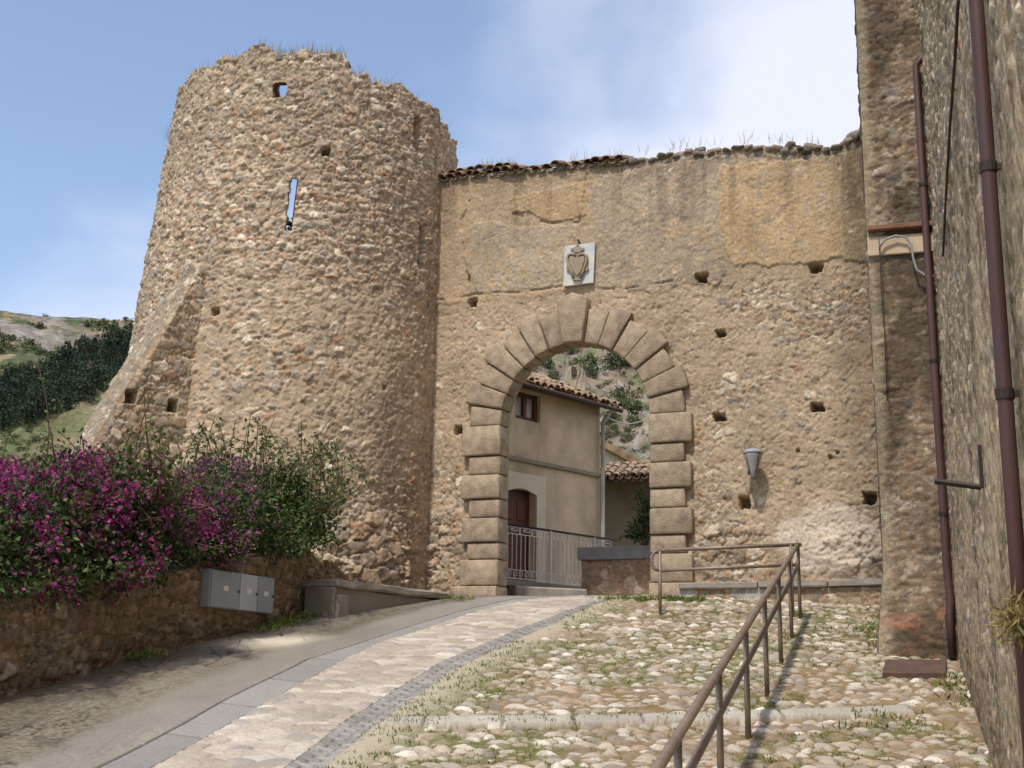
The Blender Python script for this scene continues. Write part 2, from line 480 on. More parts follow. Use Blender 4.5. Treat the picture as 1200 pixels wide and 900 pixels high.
def leaf_cards(P, D, L, W, seed, fold=.25):
    """diamond leaves: base at P, pointing along D; two folded triangles each"""
    r = np.random.default_rng(seed); n = len(P)
    D = D / (np.linalg.norm(D, axis=1, keepdims=True) + 1e-9)
    R = np.cross(D, r.normal(size=(n, 3))); R /= np.linalg.norm(R, axis=1, keepdims=True) + 1e-9
    N = np.cross(R, D)
    L = np.asarray(L).reshape(-1, 1) * np.ones((n, 1)); W = np.asarray(W).reshape(-1, 1) * np.ones((n, 1))
    mid = P + D * L * .45
    V = np.stack([P, mid + R * W * .5 + N * W * fold, P + D * L, mid - R * W * .5 + N * W * fold], 1)
    b = np.arange(n)[:, None] * 4
    Q = np.concatenate([np.hstack([b, b + 1, b + 2]), np.hstack([b, b + 2, b + 3])])
    return V.reshape(-1, 3), Q

def stuff_leaves(name, P, D, L, W, C, m, parent=None, seed=1, fold=.25):
    V, Q = leaf_cards(P, D, L, W, seed, fold)
    return mesh_np(name, V, Q, m, parent, np.repeat(C, 4, 0), smooth=False)

Z = np.array([0, 0, 1.])
# ================================================================== TERRAIN
def hill(r, az):
    A = [-60, -40, -14, -3, 12, 40, 60]
    r0 = np.interp(az, A, [110, 110, 112, 66, 66, 90, 90]); z0 = np.interp(az, A, [-8, -8, -8, 1.5, 2, 2, 2])
    Rc = np.interp(az, A, [380, 380, 380, 270, 270, 300, 300]); ec = np.interp(az, A, [.2, .262, .266, .335, .34, .25, .2])
    zc = 1.7 + ec * Rc
    t = (r - r0) / (Rc - r0)
    x, y = r * np.sin(np.radians(az)), r * np.cos(np.radians(az))
    base = z0 + (zc - z0) * np.clip(t, 0, 1) ** .95 - np.clip(r - Rc, 0, None) * .22
    n1 = fbm(x / 45, y / 45, 301, 5) - .5
    n2 = np.abs(fbm(x / 17, y / 17, 302, 5) - .5)
    w = sstep(0, .35, t) * np.interp(r, [380, 420], [1, 1])
    crest = sstep(.75, 1.0, t)
    return base + w * ((n1 * 16) * (1 - .75 * crest) - n2 * 13 * (1 - .6 * crest)) + .5 * (fbm(x / 4, y / 4, 303, 3) - .5)

def hill_color(x, y, z, az, r):
    rock = lin(122, 117, 109); tan = lin(132, 118, 92); scrub = lin(76, 84, 56); redd = lin(128, 112, 97)
    n = fbm(x / 22, y / 22, 311, 5); n2 = fbm(x / 6, y / 6, 312, 4); n3 = fbm(x / 35, y / 35, 313, 4)
    n4 = fbm(x / 3.0, y / 3.0, 315, 4); c = tan[None] * (.55 + .5 * n2 + .4 * n4)[..., None]
    k = sstep(.44, .56, .6 * n + .4 * n4)[..., None]; c = c * (1 - k) + rock * k * (.45 + .6 * n2 + .5 * n4)[..., None]
    k = sstep(.5, .58, .55 * fbm(x / 12, y / 12, 314, 4) + .45 * fbm(x / 2.5, y / 2.5, 316, 3))[..., None]; c = c * (1 - k) + scrub * k
    k = (sstep(.5, .62, n3) * sstep(-6, 0, az))[..., None]; c = c * (1 - .7 * k) + redd * .7 * k
    n5 = fbm(x / .9, y / .9, 317, 3); nr = (sstep(230, 170, r))[..., None]
    k = sstep(.52, .62, .5 * n4 + .5 * n5)[..., None] * nr; c = c * (1 - .7 * k) + lin(136, 130, 123) * .7 * k
    k = sstep(.5, .6, .45 * fbm(x / 5, y / 5, 318, 3) + .55 * fbm(x / 1.1, y / 1.1, 319, 3))[..., None] * nr; c = c * (1 - .75 * k) + lin(96, 104, 66) * .75 * k
    c = c * (.7 + .6 * n5)[..., None]; n6 = fbm(x / 2.6, y / 2.6, 321, 3); c = c * (1 - .0 * nr) * (.55 + .9 * n6)[..., None]
    # green lower slope on the left
    t = (sstep(275, 225, r) * sstep(-12, -16, az))[..., None]
    grass = lin(92, 98, 64)[None] * (.45 + .7 * n2 + .5 * n4)[..., None]; gb = sstep(.5, .6, fbm(x / 9, y / 9, 320, 4))[..., None]; grass = grass * (1 - .6 * gb) + lin(138, 122, 94) * .6 * gb
    c = c * (1 - .8 * t) + grass * .8 * t
    return c

azs = np.radians(np.linspace(-36, 36, 640)); rs = np.concatenate([np.linspace(46, 150, 80)[:-1], np.linspace(150, 400, 170), np.linspace(410, 800, 10)])
AZ, RR = np.meshgrid(azs, rs, indexing='ij')
HX, HY = RR * np.sin(AZ), RR * np.cos(AZ)
HZ = hill(RR, np.degrees(AZ))
HC = hill_color(HX, HY, HZ, np.degrees(AZ), RR)
tag(mesh_np('hills', np.stack([HX, HY, HZ], -1), grid_quads(len(azs), len(rs))[:, ::-1], M_HILL, None, HC, smooth=False), kind='structure')

def hill_hit(px, py):
    d = ray(px, py); az = math.degrees(math.atan2(d[0], d[1])); el = d[2] / math.hypot(d[0], d[1])
    r = np.linspace(66, 420, 1400)
    z = hill(r, np.full(r.shape, az))
    k = np.argmax(z - EYE[2] - el * r > 0)
    if k == 0: return None
    return np.array([r[k] * math.sin(math.radians(az)), r[k] * math.cos(math.radians(az)), z[k]])

# ground sheet to the horizon
gr = np.concatenate([[0.5, 2, 4, 7, 10, 14, 18, 22, 26, 30, 36, 45, 60, 80, 110, 150, 250, 500], [1000, 2500, 5000]])
ga = np.radians(np.arange(0, 361, 4))
GA, GR = np.meshgrid(ga, gr, indexing='ij')
GX, GY = GR * np.sin(GA), GR * np.cos(GA)
GZ = prof(np.clip(GY, -60, 60)) - .22
drop = sstep(7, 40, -GX) * 11
GZ = np.where(GY > 8, GZ - drop, GZ)
GZ = GZ - sstep(40, 120, GR) * np.where(GY > 0, 12, 1)
tag(mesh_np('ground', np.stack([GX, GY, GZ], -1), grid_quads(len(ga), len(gr))[:, ::-1], M_DIRT), kind='structure')

# ================================================================== ROAD, LANE, RAMP (one height field cut into its surfaces)
def gline(pts):
    P = np.array([on_ground(*p) for p in pts]); o = np.argsort(P[:, 1]); P = P[o]
    # extend along its ends
    a = P[0] + (P[0] - P[1]) / np.linalg.norm(P[1] - P[0]) * 3; b = P[-1] + (P[-1] - P[-2]) / np.linalg.norm(P[-1] - P[-2]) * 4
    P = np.vstack([a, P, b])
    return lambda Y: np.interp(Y, P[:, 1], P[:, 0])
L_wall = gline([(0, 820), (75, 797), (150, 773), (225, 755), (300, 738), (350, 719), (388, 706)])
L_joint = gline([(113, 900), (210, 850), (260, 822), (310, 797), (360, 773), (410, 757), (467, 738), (530, 718), (585, 705)])
L_edge = gline([(187, 897), (273, 847), (333, 813), (400, 776), (450, 752), (500, 737), (550, 719), (607, 706)])
L_gl = gline([(335, 900), (400, 850), (463, 810), (517, 777), (600, 741), (667, 716), (700, 705)])
L_gr = gline([(388, 900), (433, 863), (477, 830), (533, 790), (613, 751), (683, 718), (722, 704)])
BW = lambda Y: .65 + .303 * Y                          # foot line of the stone building on the right
step_pts = np.array([on_ground(*p)[:2] for p in [(436, 860), (560, 859), (700, 857), (880, 852), (1060, 844)]])
S_step = lambda X: np.interp(X, step_pts[:, 0], step_pts[:, 1])

ny = 940
t_ = np.linspace(0, 1, ny); gy_ = 8.2 + 16.3 * (t_ * .7 + .3 * t_ ** 2)
lines = [L_wall(gy_) - .25, L_joint(gy_), L_edge(gy_), L_gl(gy_), L_gr(gy_), BW(gy_) + .5]
for k in range(1, 6): lines[k] = np.maximum(lines[k], lines[k - 1] + .02)
ncol = [200, 60, 120, 50, 470]
X = []; RG = []
for k in range(5):
    for q_ in np.arange(ncol[k]) / ncol[k]: X.append(lines[k] * (1 - q_) + lines[k + 1] * q_); RG.append(k)
X.append(lines[5]); RG.append(4)
X = np.array(X); nx = len(X); Y = np.repeat(gy_[None], nx, 0); RG = np.repeat(np.array(RG)[:, None], ny, 1)
Zg = prof(Y) + .03 * (fbm(X * .5, Y * .5, 401, 3) - .5)
lw, lj, le, lgl, lgr = L_wall(Y), L_joint(Y), L_edge(Y), L_gl(Y), L_gr(Y)
H = np.zeros(X.shape); C = np.zeros(X.shape + (3,))
# rough aggregate road
n = fbm(X * 1.1, Y * .5, 411, 5); fine = fbm(X * 28, Y * 28, 412, 3)
road = lin(122, 114, 100)[None, None] * (.66 + .62 * n)[..., None]
agg = sstep(.36, .5, fbm(X * .8 + .5, Y * .35, 413, 3))[..., None]
road = road * (1 - .35 * agg * sstep(.42, .6, fine)[..., None]) * (.9 + .2 * fine[..., None])
pt = sstep(.55, .60, fbm(X * .7 + 3, Y * .45, 418, 3))[..., None]; road = road * (1 - .22 * pt)
gv = hsh(np.floor(X / .022), np.floor(Y / .03), 420)[..., None]; road = road * (.76 + .48 * gv)
sp_ = sstep(.66, .74, fbm(X * 9, Y * 6, 419, 3))[..., None]; road = road * (1 - .3 * sp_)
pale = np.exp(-((X - on_ground(335, 752)[0]) / .8) ** 2 - ((Y - on_ground(335, 752)[1]) / .45) ** 2)[..., None]
road = road * (1 - pale) + lin(196, 186, 168) * pale
crk = np.abs(fbm(X * 1.6, Y * .5, 414, 4) - .5)
crack = sstep(.009, .002, crk) * sstep(.45, .55, fbm(X * .6, Y * .6, 415, 2))
road = road * (1 - .55 * crack[..., None])
edge_d = sstep(.5, 0, X - lw)[..., None]
road = road * (1 - .35 * edge_d) + lin(110, 92, 66) * .35 * edge_d
smoothband = sstep(.75, .45, lj - X + .3 * (fbm(X * 2, Y * .7, 417, 3) - .5))[..., None]
road = road * (1 - smoothband) + lin(136, 131, 121) * (.62 + .4 * n[..., None] + .25 * fbm(X * 4, Y * 2, 416, 4)[..., None]) * smoothband
hroad = .012 * (fine - .5) * (1 - smoothband[..., 0]) + .02 * (n - .5) - .012 * crack
C[:] = road; H[:] = hroad
# flagstones
s = Y * 1.06
k = np.floor(s / 1.25 + .3 * 0)
fr = np.mod(s / 1.25 + (X - lj) * .35, 1.0)
jt = np.maximum(sstep(.022, .008, np.minimum(fr, 1 - fr) * 1.0), sstep(.03, .01, np.minimum(np.abs(X - lj), np.abs(le - X))))
slabid = hsh(np.floor(s / 1.25 + (X - lj) * .35), np.zeros_like(s), 421)
cs = lin(142, 139, 133)[None, None] * (.82 + .2 * slabid + .22 * (fbm(X * 3, Y * 3, 422, 5) - .3))[..., None] * (1 - .6 * jt)[..., None]
reg = RG == 1
C[reg] = cs[reg]; H[reg] = (.004 * (fine - .5) - .015 * jt)[reg]
# pale irregular paving
wx, wy = X + .12 * (vnoise(X * 3, Y * 3, 431) - .5), Y + .12 * (vnoise(X * 3, Y * 3, 432) - .5)
f1, f2, idn, dx, dy = worley(wx / .22, wy / .15, 433, .95)
e = f2 - f1
jt = sstep(.085, .02, e)
pal = np.array([lin(186, 176, 161), lin(176, 165, 149), lin(194, 186, 172), lin(168, 156, 140), lin(158, 152, 142), lin(182, 170, 153)])
cb = pal[(r01(idn, 1) * 6).astype(int)] * (.84 + .22 * r01(idn, 2))[..., None] * (.82 + .36 * fbm(X * 9, Y * 9, 434, 4))[..., None]
jm = lin(160, 148, 131) * (.8 + .4 * fbm(X * 2, Y * 2, 435, 4))[..., None]
cb = cb * (1 - .75 * jt[..., None]) + jm * .75 * jt[..., None]
worn = sstep(.45, .6, fbm(X * 1.3, Y * 1.3, 436, 4))[..., None]
cb = cb * (1 - .4 * worn) + jm * .4 * worn
reg = RG == 2
C[reg] = cb[reg]; H[reg] = (.013 * sstep(.02, .25, e) * (.4 + r01(idn, 3)) + .01 * (fine - .5))[reg]
# gutter of small grey setts in courses across the channel
v = Y + (X - lgl) * .25
row = np.floor(v / .085)
fu = np.mod((X - lgl) / .17 + .5 * np.mod(row, 2), 1); fv = np.mod(v / .085, 1)
jt = np.maximum(sstep(.10, .04, np.minimum(fu, 1 - fu)), sstep(.16, .05, np.minimum(fv, 1 - fv)))
sid = hsh(row, np.floor((X - lgl) / .17 + .5 * np.mod(row, 2)), 441)
cg = lin(148, 144, 138)[None, None] * (.72 + .4 * sid + .3 * (fbm(X * 4, Y * 4, 442, 4) - .5))[..., None]
cg = cg * (1 - .45 * jt[..., None]) + lin(170, 160, 142) * .12 * jt[..., None]
reg = RG == 3
mid = np.clip((X - lgl) / np.maximum(lgr - lgl, .05), 0, 1)
C[reg] = cg[reg]; H[reg] = (-.03 * np.sin(mid * math.pi) + .012 * (1 - jt) + .004 * (fine - .5))[reg]
# river cobbles with soil, moss and weeds between
cellx = .145
wx, wy = X + .09 * (vnoise(X * 4, Y * 4, 451) - .5), Y + .09 * (vnoise(X * 4, Y * 4, 452) - .5)
f1, f2, idn, dx, dy = worley(wx / cellx, wy / .108, 453, .95)
e = f2 - f1
sz = .03 + .20 * r01(idn, 9) ** 1.5 + .08 * sstep(.45, .65, fbm(X * .8, Y * .8, 450, 3))
dome = np.sqrt(np.clip((e - sz) / .5, 0, 1))
hc = .040 * dome * (.6 + .6 * r01(idn, 1)) * (1 - .35 * f1) + .03 * (r01(idn, 2) - .5) * (e > sz)
cp = np.array([lin(186, 176, 158), lin(172, 160, 140), lin(200, 192, 178), lin(156, 143, 124), lin(168, 158, 143), lin(140, 131, 118), lin(164, 146, 124)])
cc = cp[(r01(idn, 3) * 7).astype(int)] * (.78 + .34 * r01(idn, 4))[..., None] * (.85 + .3 * fbm(X * 18, Y * 18, 454, 3))[..., None]
soil = lin(132, 112, 84) * (.7 + .6 * fbm(X * 6, Y * 6, 455, 4))[..., None]
green_n = fbm(X * .9, Y * .9, 456, 4)
ge = np.exp(-((X - lgr - .35) / .5) ** 2) * .16
gfield = green_n + ge + .10 * (fbm(X * 5, Y * 5, 457, 2) - .5)
gk = sstep(.48, .62, gfield)[..., None]
soil = soil * (1 - .75 * gk) + lin(98, 104, 58) * .75 * gk
rk = sstep(.5, .62, fbm(X * 1.1 + 5, Y * 1.1, 458, 4))[..., None]
soil = soil * (1 - .3 * rk) + lin(128, 104, 80) * .3 * rk
lev = .011 + .020 * (fbm(X * 3, Y * 3, 459, 4) - .4) + .012 * (fine - .5)
cem = np.exp(-((X - lgr - .1) / .28) ** 2)
lev = lev + .035 * cem
soil = soil * (1 - .7 * cem[..., None]) + lin(186, 176, 156) * .7 * cem[..., None]
w = sstep(-.004, .004, lev - hc)[..., None]
reg = RG == 4
dst = sstep(.5, .75, fbm(X * 5, Y * 5, 449, 4))[..., None] * .6
cc = cc * (1 - dst) + soil * dst
C[reg] = (cc * (1 - w) + soil * w)[reg]; H[reg] = np.maximum(hc, lev)[reg]
COBBLE_JOINT = (lev > hc) & reg
# the slab course across the ramp
sd = Y - S_step(X)
sl_in = reg & (sd > 0) & (sd < .30) & (X > lgr + .05) & (X < step_pts[-1, 0] + .1)
fr = np.mod(X / .62 + .2 * vnoise(X * 0 + np.floor(X / .62), X * 0, 9), 1)
jt = sstep(.035, .01, np.minimum(fr, 1 - fr))
cslab = lin(178, 171, 158)[None, None] * (.76 + .2 * hsh(np.floor(X / .62), X * 0, 461) + .3 * (fbm(X * 5, Y * 5, 462, 5) - .3))[..., None] * (1 - .5 * jt[..., None])
wob = .05 * (fbm(X * 3, Y * 0, 463, 3) - .5)
sl2 = sl_in & (sd > .02 + wob) & (sd < .28 + wob)
C[sl2] = cslab[sl2]; H[sl2] = (.075 - .02 * jt + .01 * (fine - .5))[sl2]
Zs = Zg + H
V = np.stack([X, Y, Zs], -1).reshape(-1, 3); Cf = C.reshape(-1, 3)
ci = lambda A: (A[:-1, :-1] + A[1:, 1:]) * .5
names = [(n_, RG[:-1, :-1] == k) for k, n_ in enumerate(('road', 'flagstone_strip', 'cobbled_lane', 'gutter', 'cobbled_ramp'))]
for nm, mk in names:
    q = grid_quads(nx, ny, mk)
    vv, qq, c2 = compact(V, q, Cf)
    tag(mesh_np(nm, vv, qq, M_PAVE, None, c2), kind='structure')

# paving under and behind the camera, same slope, coarser
xs, ys = np.linspace(-14, 8, 60), np.linspace(-30, 8.25, 90)
XX, YY = np.meshgrid(xs, ys, indexing='ij')
cc2 = lin(170, 160, 140)[None, None] * (.8 + .4 * fbm(XX, YY, 470, 4))[..., None]
tag(mesh_np('lower_road', np.stack([XX, YY, prof(YY) - .02], -1), grid_quads(60, 90), M_PAVE, None, cc2), kind='structure')

# grass and weeds between the cobbles
def blades(P, n_per, hmin, hmax, spread, seed, cols, lean=.5, w=.008):
    r = np.random.default_rng(seed)
    n = len(P) * n_per
    B = np.repeat(P, n_per, 0) + np.c_[r.normal(0, spread, n), r.normal(0, spread, n), np.zeros(n)]
    D = np.c_[r.normal(0, lean, n), r.normal(0, lean, n), np.ones(n)]
    L = r.uniform(hmin, hmax, n)
    Cc = cols[r.integers(0, len(cols), n)] * r.uniform(.7, 1.25, (n, 1))
    return B, D, L, np.full(n, w) * r.uniform(.6, 1.5, n), Cc
GREENS = np.array([lin(96, 118, 52), lin(118, 134, 66), lin(84, 102, 46), lin(140, 142, 78)])
STRAW = np.array([lin(176, 156, 104), lin(160, 138, 92), lin(150, 142, 90)])
jm = COBBLE_JOINT & (gfield > .53) & (X < BW(Y) - .05) & (Y < 21.3)
idx = np.flatnonzero(jm.ravel())
pick = rng.choice(idx, 2600, replace=False)
B, D, L, W, Cc = blades(V[pick] - [0, 0, .012], 6, .022, .055, .03, 3, GREENS)
jm2 = COBBLE_JOINT & (X < BW(Y) - .05) & (Y < 21.3) & (fbm(X * 1.1 + 5, Y * 1.1, 458, 4) > .5)
pick = rng.choice(np.flatnonzero(jm2.ravel()), 900, replace=False)
B2, D2, L2, W2, C2 = blades(V[pick] - [0, 0, .012], 4, .02, .05, .025, 4, np.vstack([STRAW, GREENS[:2]]))
stuff = stuff_leaves('grass', np.vstack([B, B2]), np.vstack([D, D2]), np.r_[L, L2], np.r_[W, W2], np.vstack([Cc, C2]), M_LEAF, None, 5)
tag(stuff, 'short grass and weeds growing in the joints of the cobbled ramp', 'grass', kind='stuff')

# ================================================================== GATE WALL
WA = math.atan(.445)
U = np.array([math.cos(WA), -math.sin(WA), 0]); N = np.array([-math.sin(WA), -math.cos(WA), 0])
W0 = at_y(677, 560, 22.0); W0[2] = 0
def wuz(px, py):
    p = at_plane(px, py, W0, N); return float(np.dot(p - W0, U)), float(p[2])
def wpt(u, z, out=0.0):
    return W0 + U * u + N * out + Z * z
uL, _ = wuz(590, 520); uR, _ = wuz(763.5, 520)
AC = (uL + uR) / 2; AR = (uR - uL) / 2
_, AT = wuz(687, 403)
SPR = AT - AR
BASE = prof(22.0) - .05

def bump2(u, z, px, py, su, sz):
    a, b = wuz(px, py)
    return np.exp(-((u - a) / su) ** 2 - ((z - b) / sz) ** 2)

def hole(h, u, z, px, py, wu, wz, depth=.38, irr=.25, seed=1, conv=wuz):
    a, b = conv(px, py)
    un = u + irr * wu * (vnoise(u * 14, z * 14, seed) - .5); zn = z + irr * wz * (vnoise(u * 14, z * 14, seed + 1) - .5)
    m_ = sstep(1.0, .72, np.maximum(np.abs(un - a) / wu, np.abs(zn - b) / wz))
    return h * (1 - m_) - depth * m_

u0, u1 = wuz(470, 400)[0] - .6, wuz(1035, 500)[0] + .7
nu, nv = int((u1 - u0) / .0175), 450
us = np.linspace(u0, u1, nu)
top_px = [(470, 214), (513, 210), (560, 203), (620, 199), (680, 192), (730, 187), (790, 178), (860, 171), (905, 169), (930, 171), (970, 175), (985, 164), (1000, 158), (1016, 150), (1060, 140)]
tuz = np.array([wuz(*p) for p in top_px])
tops = np.interp(us, tuz[:, 0], tuz[:, 1]) - .05 + .10 * (vnoise(us * 5, us * 0, 501) - .5) * sstep(wuz(715, 190)[0], wuz(760, 190)[0], us)
Ug, Vg = np.meshgrid(us, np.linspace(0, 1, nv), indexing='ij')
zb = 1.6
Zw = zb + (tops[:, None] - zb) * Vg
cov = .92 + .45 * (fbm(Ug * .8, Zw * .8, 511, 4) - .5) + .35 * (fbm(Ug * 2.4, Zw * 2.4, 512, 3) - .5)
cov += .55 * bump2(Ug, Zw, 600, 280, 1.7, 1.0) + .6 * bump2(Ug, Zw, 760, 270, 1.3, 1.0) + .6 * bump2(Ug, Zw, 920, 250, 1.0, .9) + .2 * bump2(Ug, Zw, 560, 420, .7, 1.0)
cov -= 1.15 * bump2(Ug, Zw, 950, 375, .75, .42) + .8 * bump2(Ug, Zw, 885, 350, .6, .25) + .75 * bump2(Ug, Zw, 865, 455, .4, .28) + .9 * bump2(Ug, Zw, 1000, 360, .4, .35) + .7 * bump2(Ug, Zw, 830, 500, .3, .4)
cov -= .75 * bump2(Ug, Zw, 515, 640, .6, .75) + .6 * bump2(Ug, Zw, 850, 640, .65, .8) + .45 * bump2(Ug, Zw, 1015, 620, .3, .9) + .3 * bump2(Ug, Zw, 525, 560, .4, .4)
cov -= .4 * bump2(Ug, Zw, 830, 585, .3, .4)
cov -= .6 * sstep(.55, .1, tops[:, None] - Zw) * sstep(wuz(700, 190)[0], wuz(760, 190)[0], Ug)
cov = np.clip(cov, 0.05, 1.25)
hA, cA, wA = masonry(Ug, Zw, cov, 520, big=(.20, .13), small=(.105, .072), amp=.036, rust=.04, mort=lin(170, 150, 123), sgain=1.1, lump=.55)
hB, cB, wB = masonry(Ug, Zw, cov - .1, 540, big=(.30, .21), small=(.16, .11), amp=.09, pbig=.8, rust=.02)
kb = np.clip(bump2(Ug, Zw, 515, 645, .9, .85) + bump2(Ug, Zw, 860, 650, .8, .65) + .8 * bump2(Ug, Zw, 1000, 645, .8, .5), 0, 1)
kb = sstep(.35, .65, kb)
h = hA * (1 - kb) + hB * kb; c = cA * (1 - kb[..., None]) + cB * kb[..., None]; wp = wA * (1 - kb) + wB * kb
# plaster sheets of different ages with torn edges
def sheet(poly, colr, thick, seed, rag=.16, tex=.0):
    global h, c, wp
    P = np.array([wuz(*p) for p in poly])
    uu = Ug + rag * (fbm(Ug * 3.5, Zw * 3.5, seed, 4) - .5) * 2; zz = Zw + rag * (fbm(Ug * 3.5, Zw * 3.5, seed + 7, 4) - .5) * 2
    ins = np.zeros(Ug.shape, bool)
    j = len(P) - 1
    for i in range(len(P)):
        cnd = (P[i, 1] > zz) != (P[j, 1] > zz)
        xx = (P[j, 0] - P[i, 0]) * (zz - P[i, 1]) / (P[j, 1] - P[i, 1] + 1e-9) + P[i, 0]
        ins ^= cnd & (uu < xx); j = i
    f = fbm(Ug * 2.5, Zw * 2.5, seed + 3, 5)
    grit = fbm(Ug * 30, Zw * 30, seed + 4, 3)
    lvl = thick * 1.12 + .02 * (fbm(Ug * 3, Zw * 3, seed + 5, 5) - .5) + .010 * (grit - .5)
    ins &= lvl > h - .016
    h = np.where(ins, np.maximum(lvl, h * .4 + lvl * .6), h)
    ins &= fbm(Ug * 9, Zw * 9, seed + 6, 4) < .60
    wp[ins] = 1.0
    c = np.where(ins[..., None], (.6 * colr + .4 * lin(172, 149, 118)) * (.70 + .60 * f)[..., None] * (.84 + .32 * grit[..., None]), c)
sheet([(500, 205), (700, 195), (690, 340), (590, 352), (500, 358)], lin(174, 152, 122), .046, 600, .08)
sheet([(556, 262), (640, 268), (680, 262), (668, 300), (650, 338), (560, 345), (548, 300)], lin(160, 149, 132), .056, 610, .09)
sheet([(600, 232), (690, 215), (688, 255), (645, 262), (622, 250), (600, 250)], lin(186, 158, 120), .066, 620, .07)
sheet([(690, 210), (840, 185), (850, 330), (760, 345), (700, 330)], lin(150, 140, 124), .050, 630, .2)
sheet([(845, 195), (985, 185), (992, 305), (930, 312), (860, 310), (846, 280)], lin(180, 154, 116), .054, 640, .1)
sheet([(985, 180), (1040, 170), (1045, 310), (990, 305)], lin(136, 120, 96), .056, 650, .05)
sheet([(775, 262), (797, 258), (795, 280), (778, 280)], lin(184, 156, 120), .06, 655, .05)
sheet([(812, 268), (830, 266), (830, 288), (812, 288)], lin(178, 154, 120), .058, 656, .05)
gr_ = fbm(Ug * 34, Zw * 34, 657, 2); h = h + .014 * (gr_ - .5); c = c * (.80 + .4 * gr_)[..., None]
h = h - (1 - .7 * sstep(wuz(700, 345)[1] - .1, wuz(700, 345)[1] + .1, Zw)) * .016 * sstep(.60, .70, fbm(Ug * 16, Zw * 16, 658, 3)) - .007 * sstep(.58, .66, fbm(Ug * 7, Zw * 9, 659, 4))
# whitewashed rubble at the foot on the right
P = bump2(Ug, Zw, 975, 632, 1.05, .62) + .35 * (fbm(Ug * 4, Zw * 4, 660, 4) - .5)
wk = sstep(.42, .58, P)[..., None]
c = c * (1 - .8 * wk) + lin(205, 190, 170) * (.85 + .3 * fbm(Ug * 8, Zw * 8, 661, 3))[..., None] * .8 * wk
# age: tan wash, grey runs below the darker top band, damp foot, dark lichen against the building
tone = fbm(Ug * .7, Zw * .7, 670, 4)
c = c * (.86 + .28 * tone)[..., None]
run = sstep(.5, .68, fbm(Ug * 5, Zw * .5, 671, 4)) * sstep(2.2, .2, tops[:, None] - Zw)
c = c * (1 - .30 * run[..., None]) 
capd = sstep(.5, .05, tops[:, None] - Zw + .25 * (fbm(Ug * 4, Zw * 2, 672, 3) - .5))[..., None]  # darker band along the wall top
c = c * (1 - .35 * capd) + lin(110, 98, 84) * .3 * capd
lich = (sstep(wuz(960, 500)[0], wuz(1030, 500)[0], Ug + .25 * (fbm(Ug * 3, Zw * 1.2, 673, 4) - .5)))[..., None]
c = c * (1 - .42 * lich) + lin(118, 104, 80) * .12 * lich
# cracks in the render
for pts in [[(552, 235), (541, 262), (545, 300), (551, 345), (548, 368)], [(505, 353), (560, 346), (620, 342), (660, 336)], [(600, 250), (640, 262), (680, 262), (686, 235), (690, 200)], [(700, 338), (730, 340), (790, 330)]]:
    Pp = np.array([wuz(*p) for p in pts]); dmin = np.full(Ug.shape, 9.0)
    un = Ug + .06 * (fbm(Ug * 6, Zw * 6, 680, 3) - .5); zn = Zw + .06 * (fbm(Ug * 6, Zw * 6, 681, 3) - .5)
    for a, b in zip(Pp[:-1], Pp[1:]):
        ab = b - a; t = np.clip(((un - a[0]) * ab[0] + (zn - a[1]) * ab[1]) / (ab @ ab), 0, 1)
        dmin = np.minimum(dmin, np.hypot(un - a[0] - t * ab[0], zn - a[1] - t * ab[1]))
    h = h - .035 * sstep(.024, .008, dmin) * sstep(.3, .5, vnoise(Ug * 5, Zw * 5, 682))
for k, (px, py, wu, wz_) in enumerate([(555, 355, .085, .09), (823, 326, .11, .085), (956, 315, .12, .10), (845, 391, .09, .07), (958, 478, .11, .085), (844, 489, .10, .075),
                                       (538, 504, .085, .08), (873, 589, .10, .11), (1019, 584, .10, .10), (551, 326, .03, .06), (973, 536, .035, .03), (982, 530, .03, .03), (935, 528, .03, .025)]):
    h = hole(h, Ug, Zw, px, py, wu, wz_, .40 if wu > .05 else .08, .5, 690 + k)
O = W0 + Ug[..., None] * U + Zw[..., None] * Z + h[..., None] * N
I = W0 + Ug[..., None] * U + Zw[..., None] * Z - .85 * N
uc, zc = ci(Ug), ci(Zw)
c = np.concatenate([c, 1 - .85 * wp[..., None]], -1)
mask = ~(((np.abs(uc - AC) < AR + .3) & (zc < SPR)) | ((np.hypot(uc - AC, zc - SPR) < AR + .3) & (zc >= SPR)))
gate = thing('gate_wall', 'tall tan rubble wall pierced by the arched gateway beside the round tower', 'wall', wpt(AC, BASE))
vv, qq = solid_grid(O, I, mask)
cc_ = np.concatenate([c.reshape(-1, 4), c.reshape(-1, 4)])
vv, qq, cc_ = compact(vv, qq, cc_)
mesh_np('masonry', vv, qq, M_RUBBLE, gate, cc_, smooth=False)

# coping stones on the bare part of the wall top, one part
ce, cz, ccol = [], [], []
u = wuz(725, 190)[0]
while u < wuz(1022, 155)[0]:
    w = random.uniform(.09, .24)
    t = np.interp(u + w / 2, tuz[:, 0], tuz[:, 1])
    for dp in (-.05, -.38, -.7):
        hh = random.uniform(.05, .12)
        ce.append(wpt(u + w / 2 + random.uniform(-.03, .03), t - .08 + random.uniform(-.03, .05), dp)); cz.append((w * .5, .15, hh * .6))
        ccol.append(STONE[random.choice([2, 5, 7, 9, 0])] * random.uniform(.5, .85))
    if random.random() < .15:
        ce.append(wpt(u + w / 2, t + .0, -.1)); cz.append((w * .4, .12, .07)); ccol.append(STONE[random.choice([5, 7, 4])] * random.uniform(.5, .9))
    u += w
for px, py, sx, sz_ in [(930, 176, .17, .09), (947, 173, .15, .10), (967, 178, .12, .08), (920, 180, .14, .08), (998, 159, .1, .07), (1010, 155, .1, .07), (990, 165, .08, .06)]:
    a, b = wuz(px, py); ce.append(wpt(a, b, -.12)); cz.append((sx, .2, sz_)); ccol.append(STONE[9] * .8)
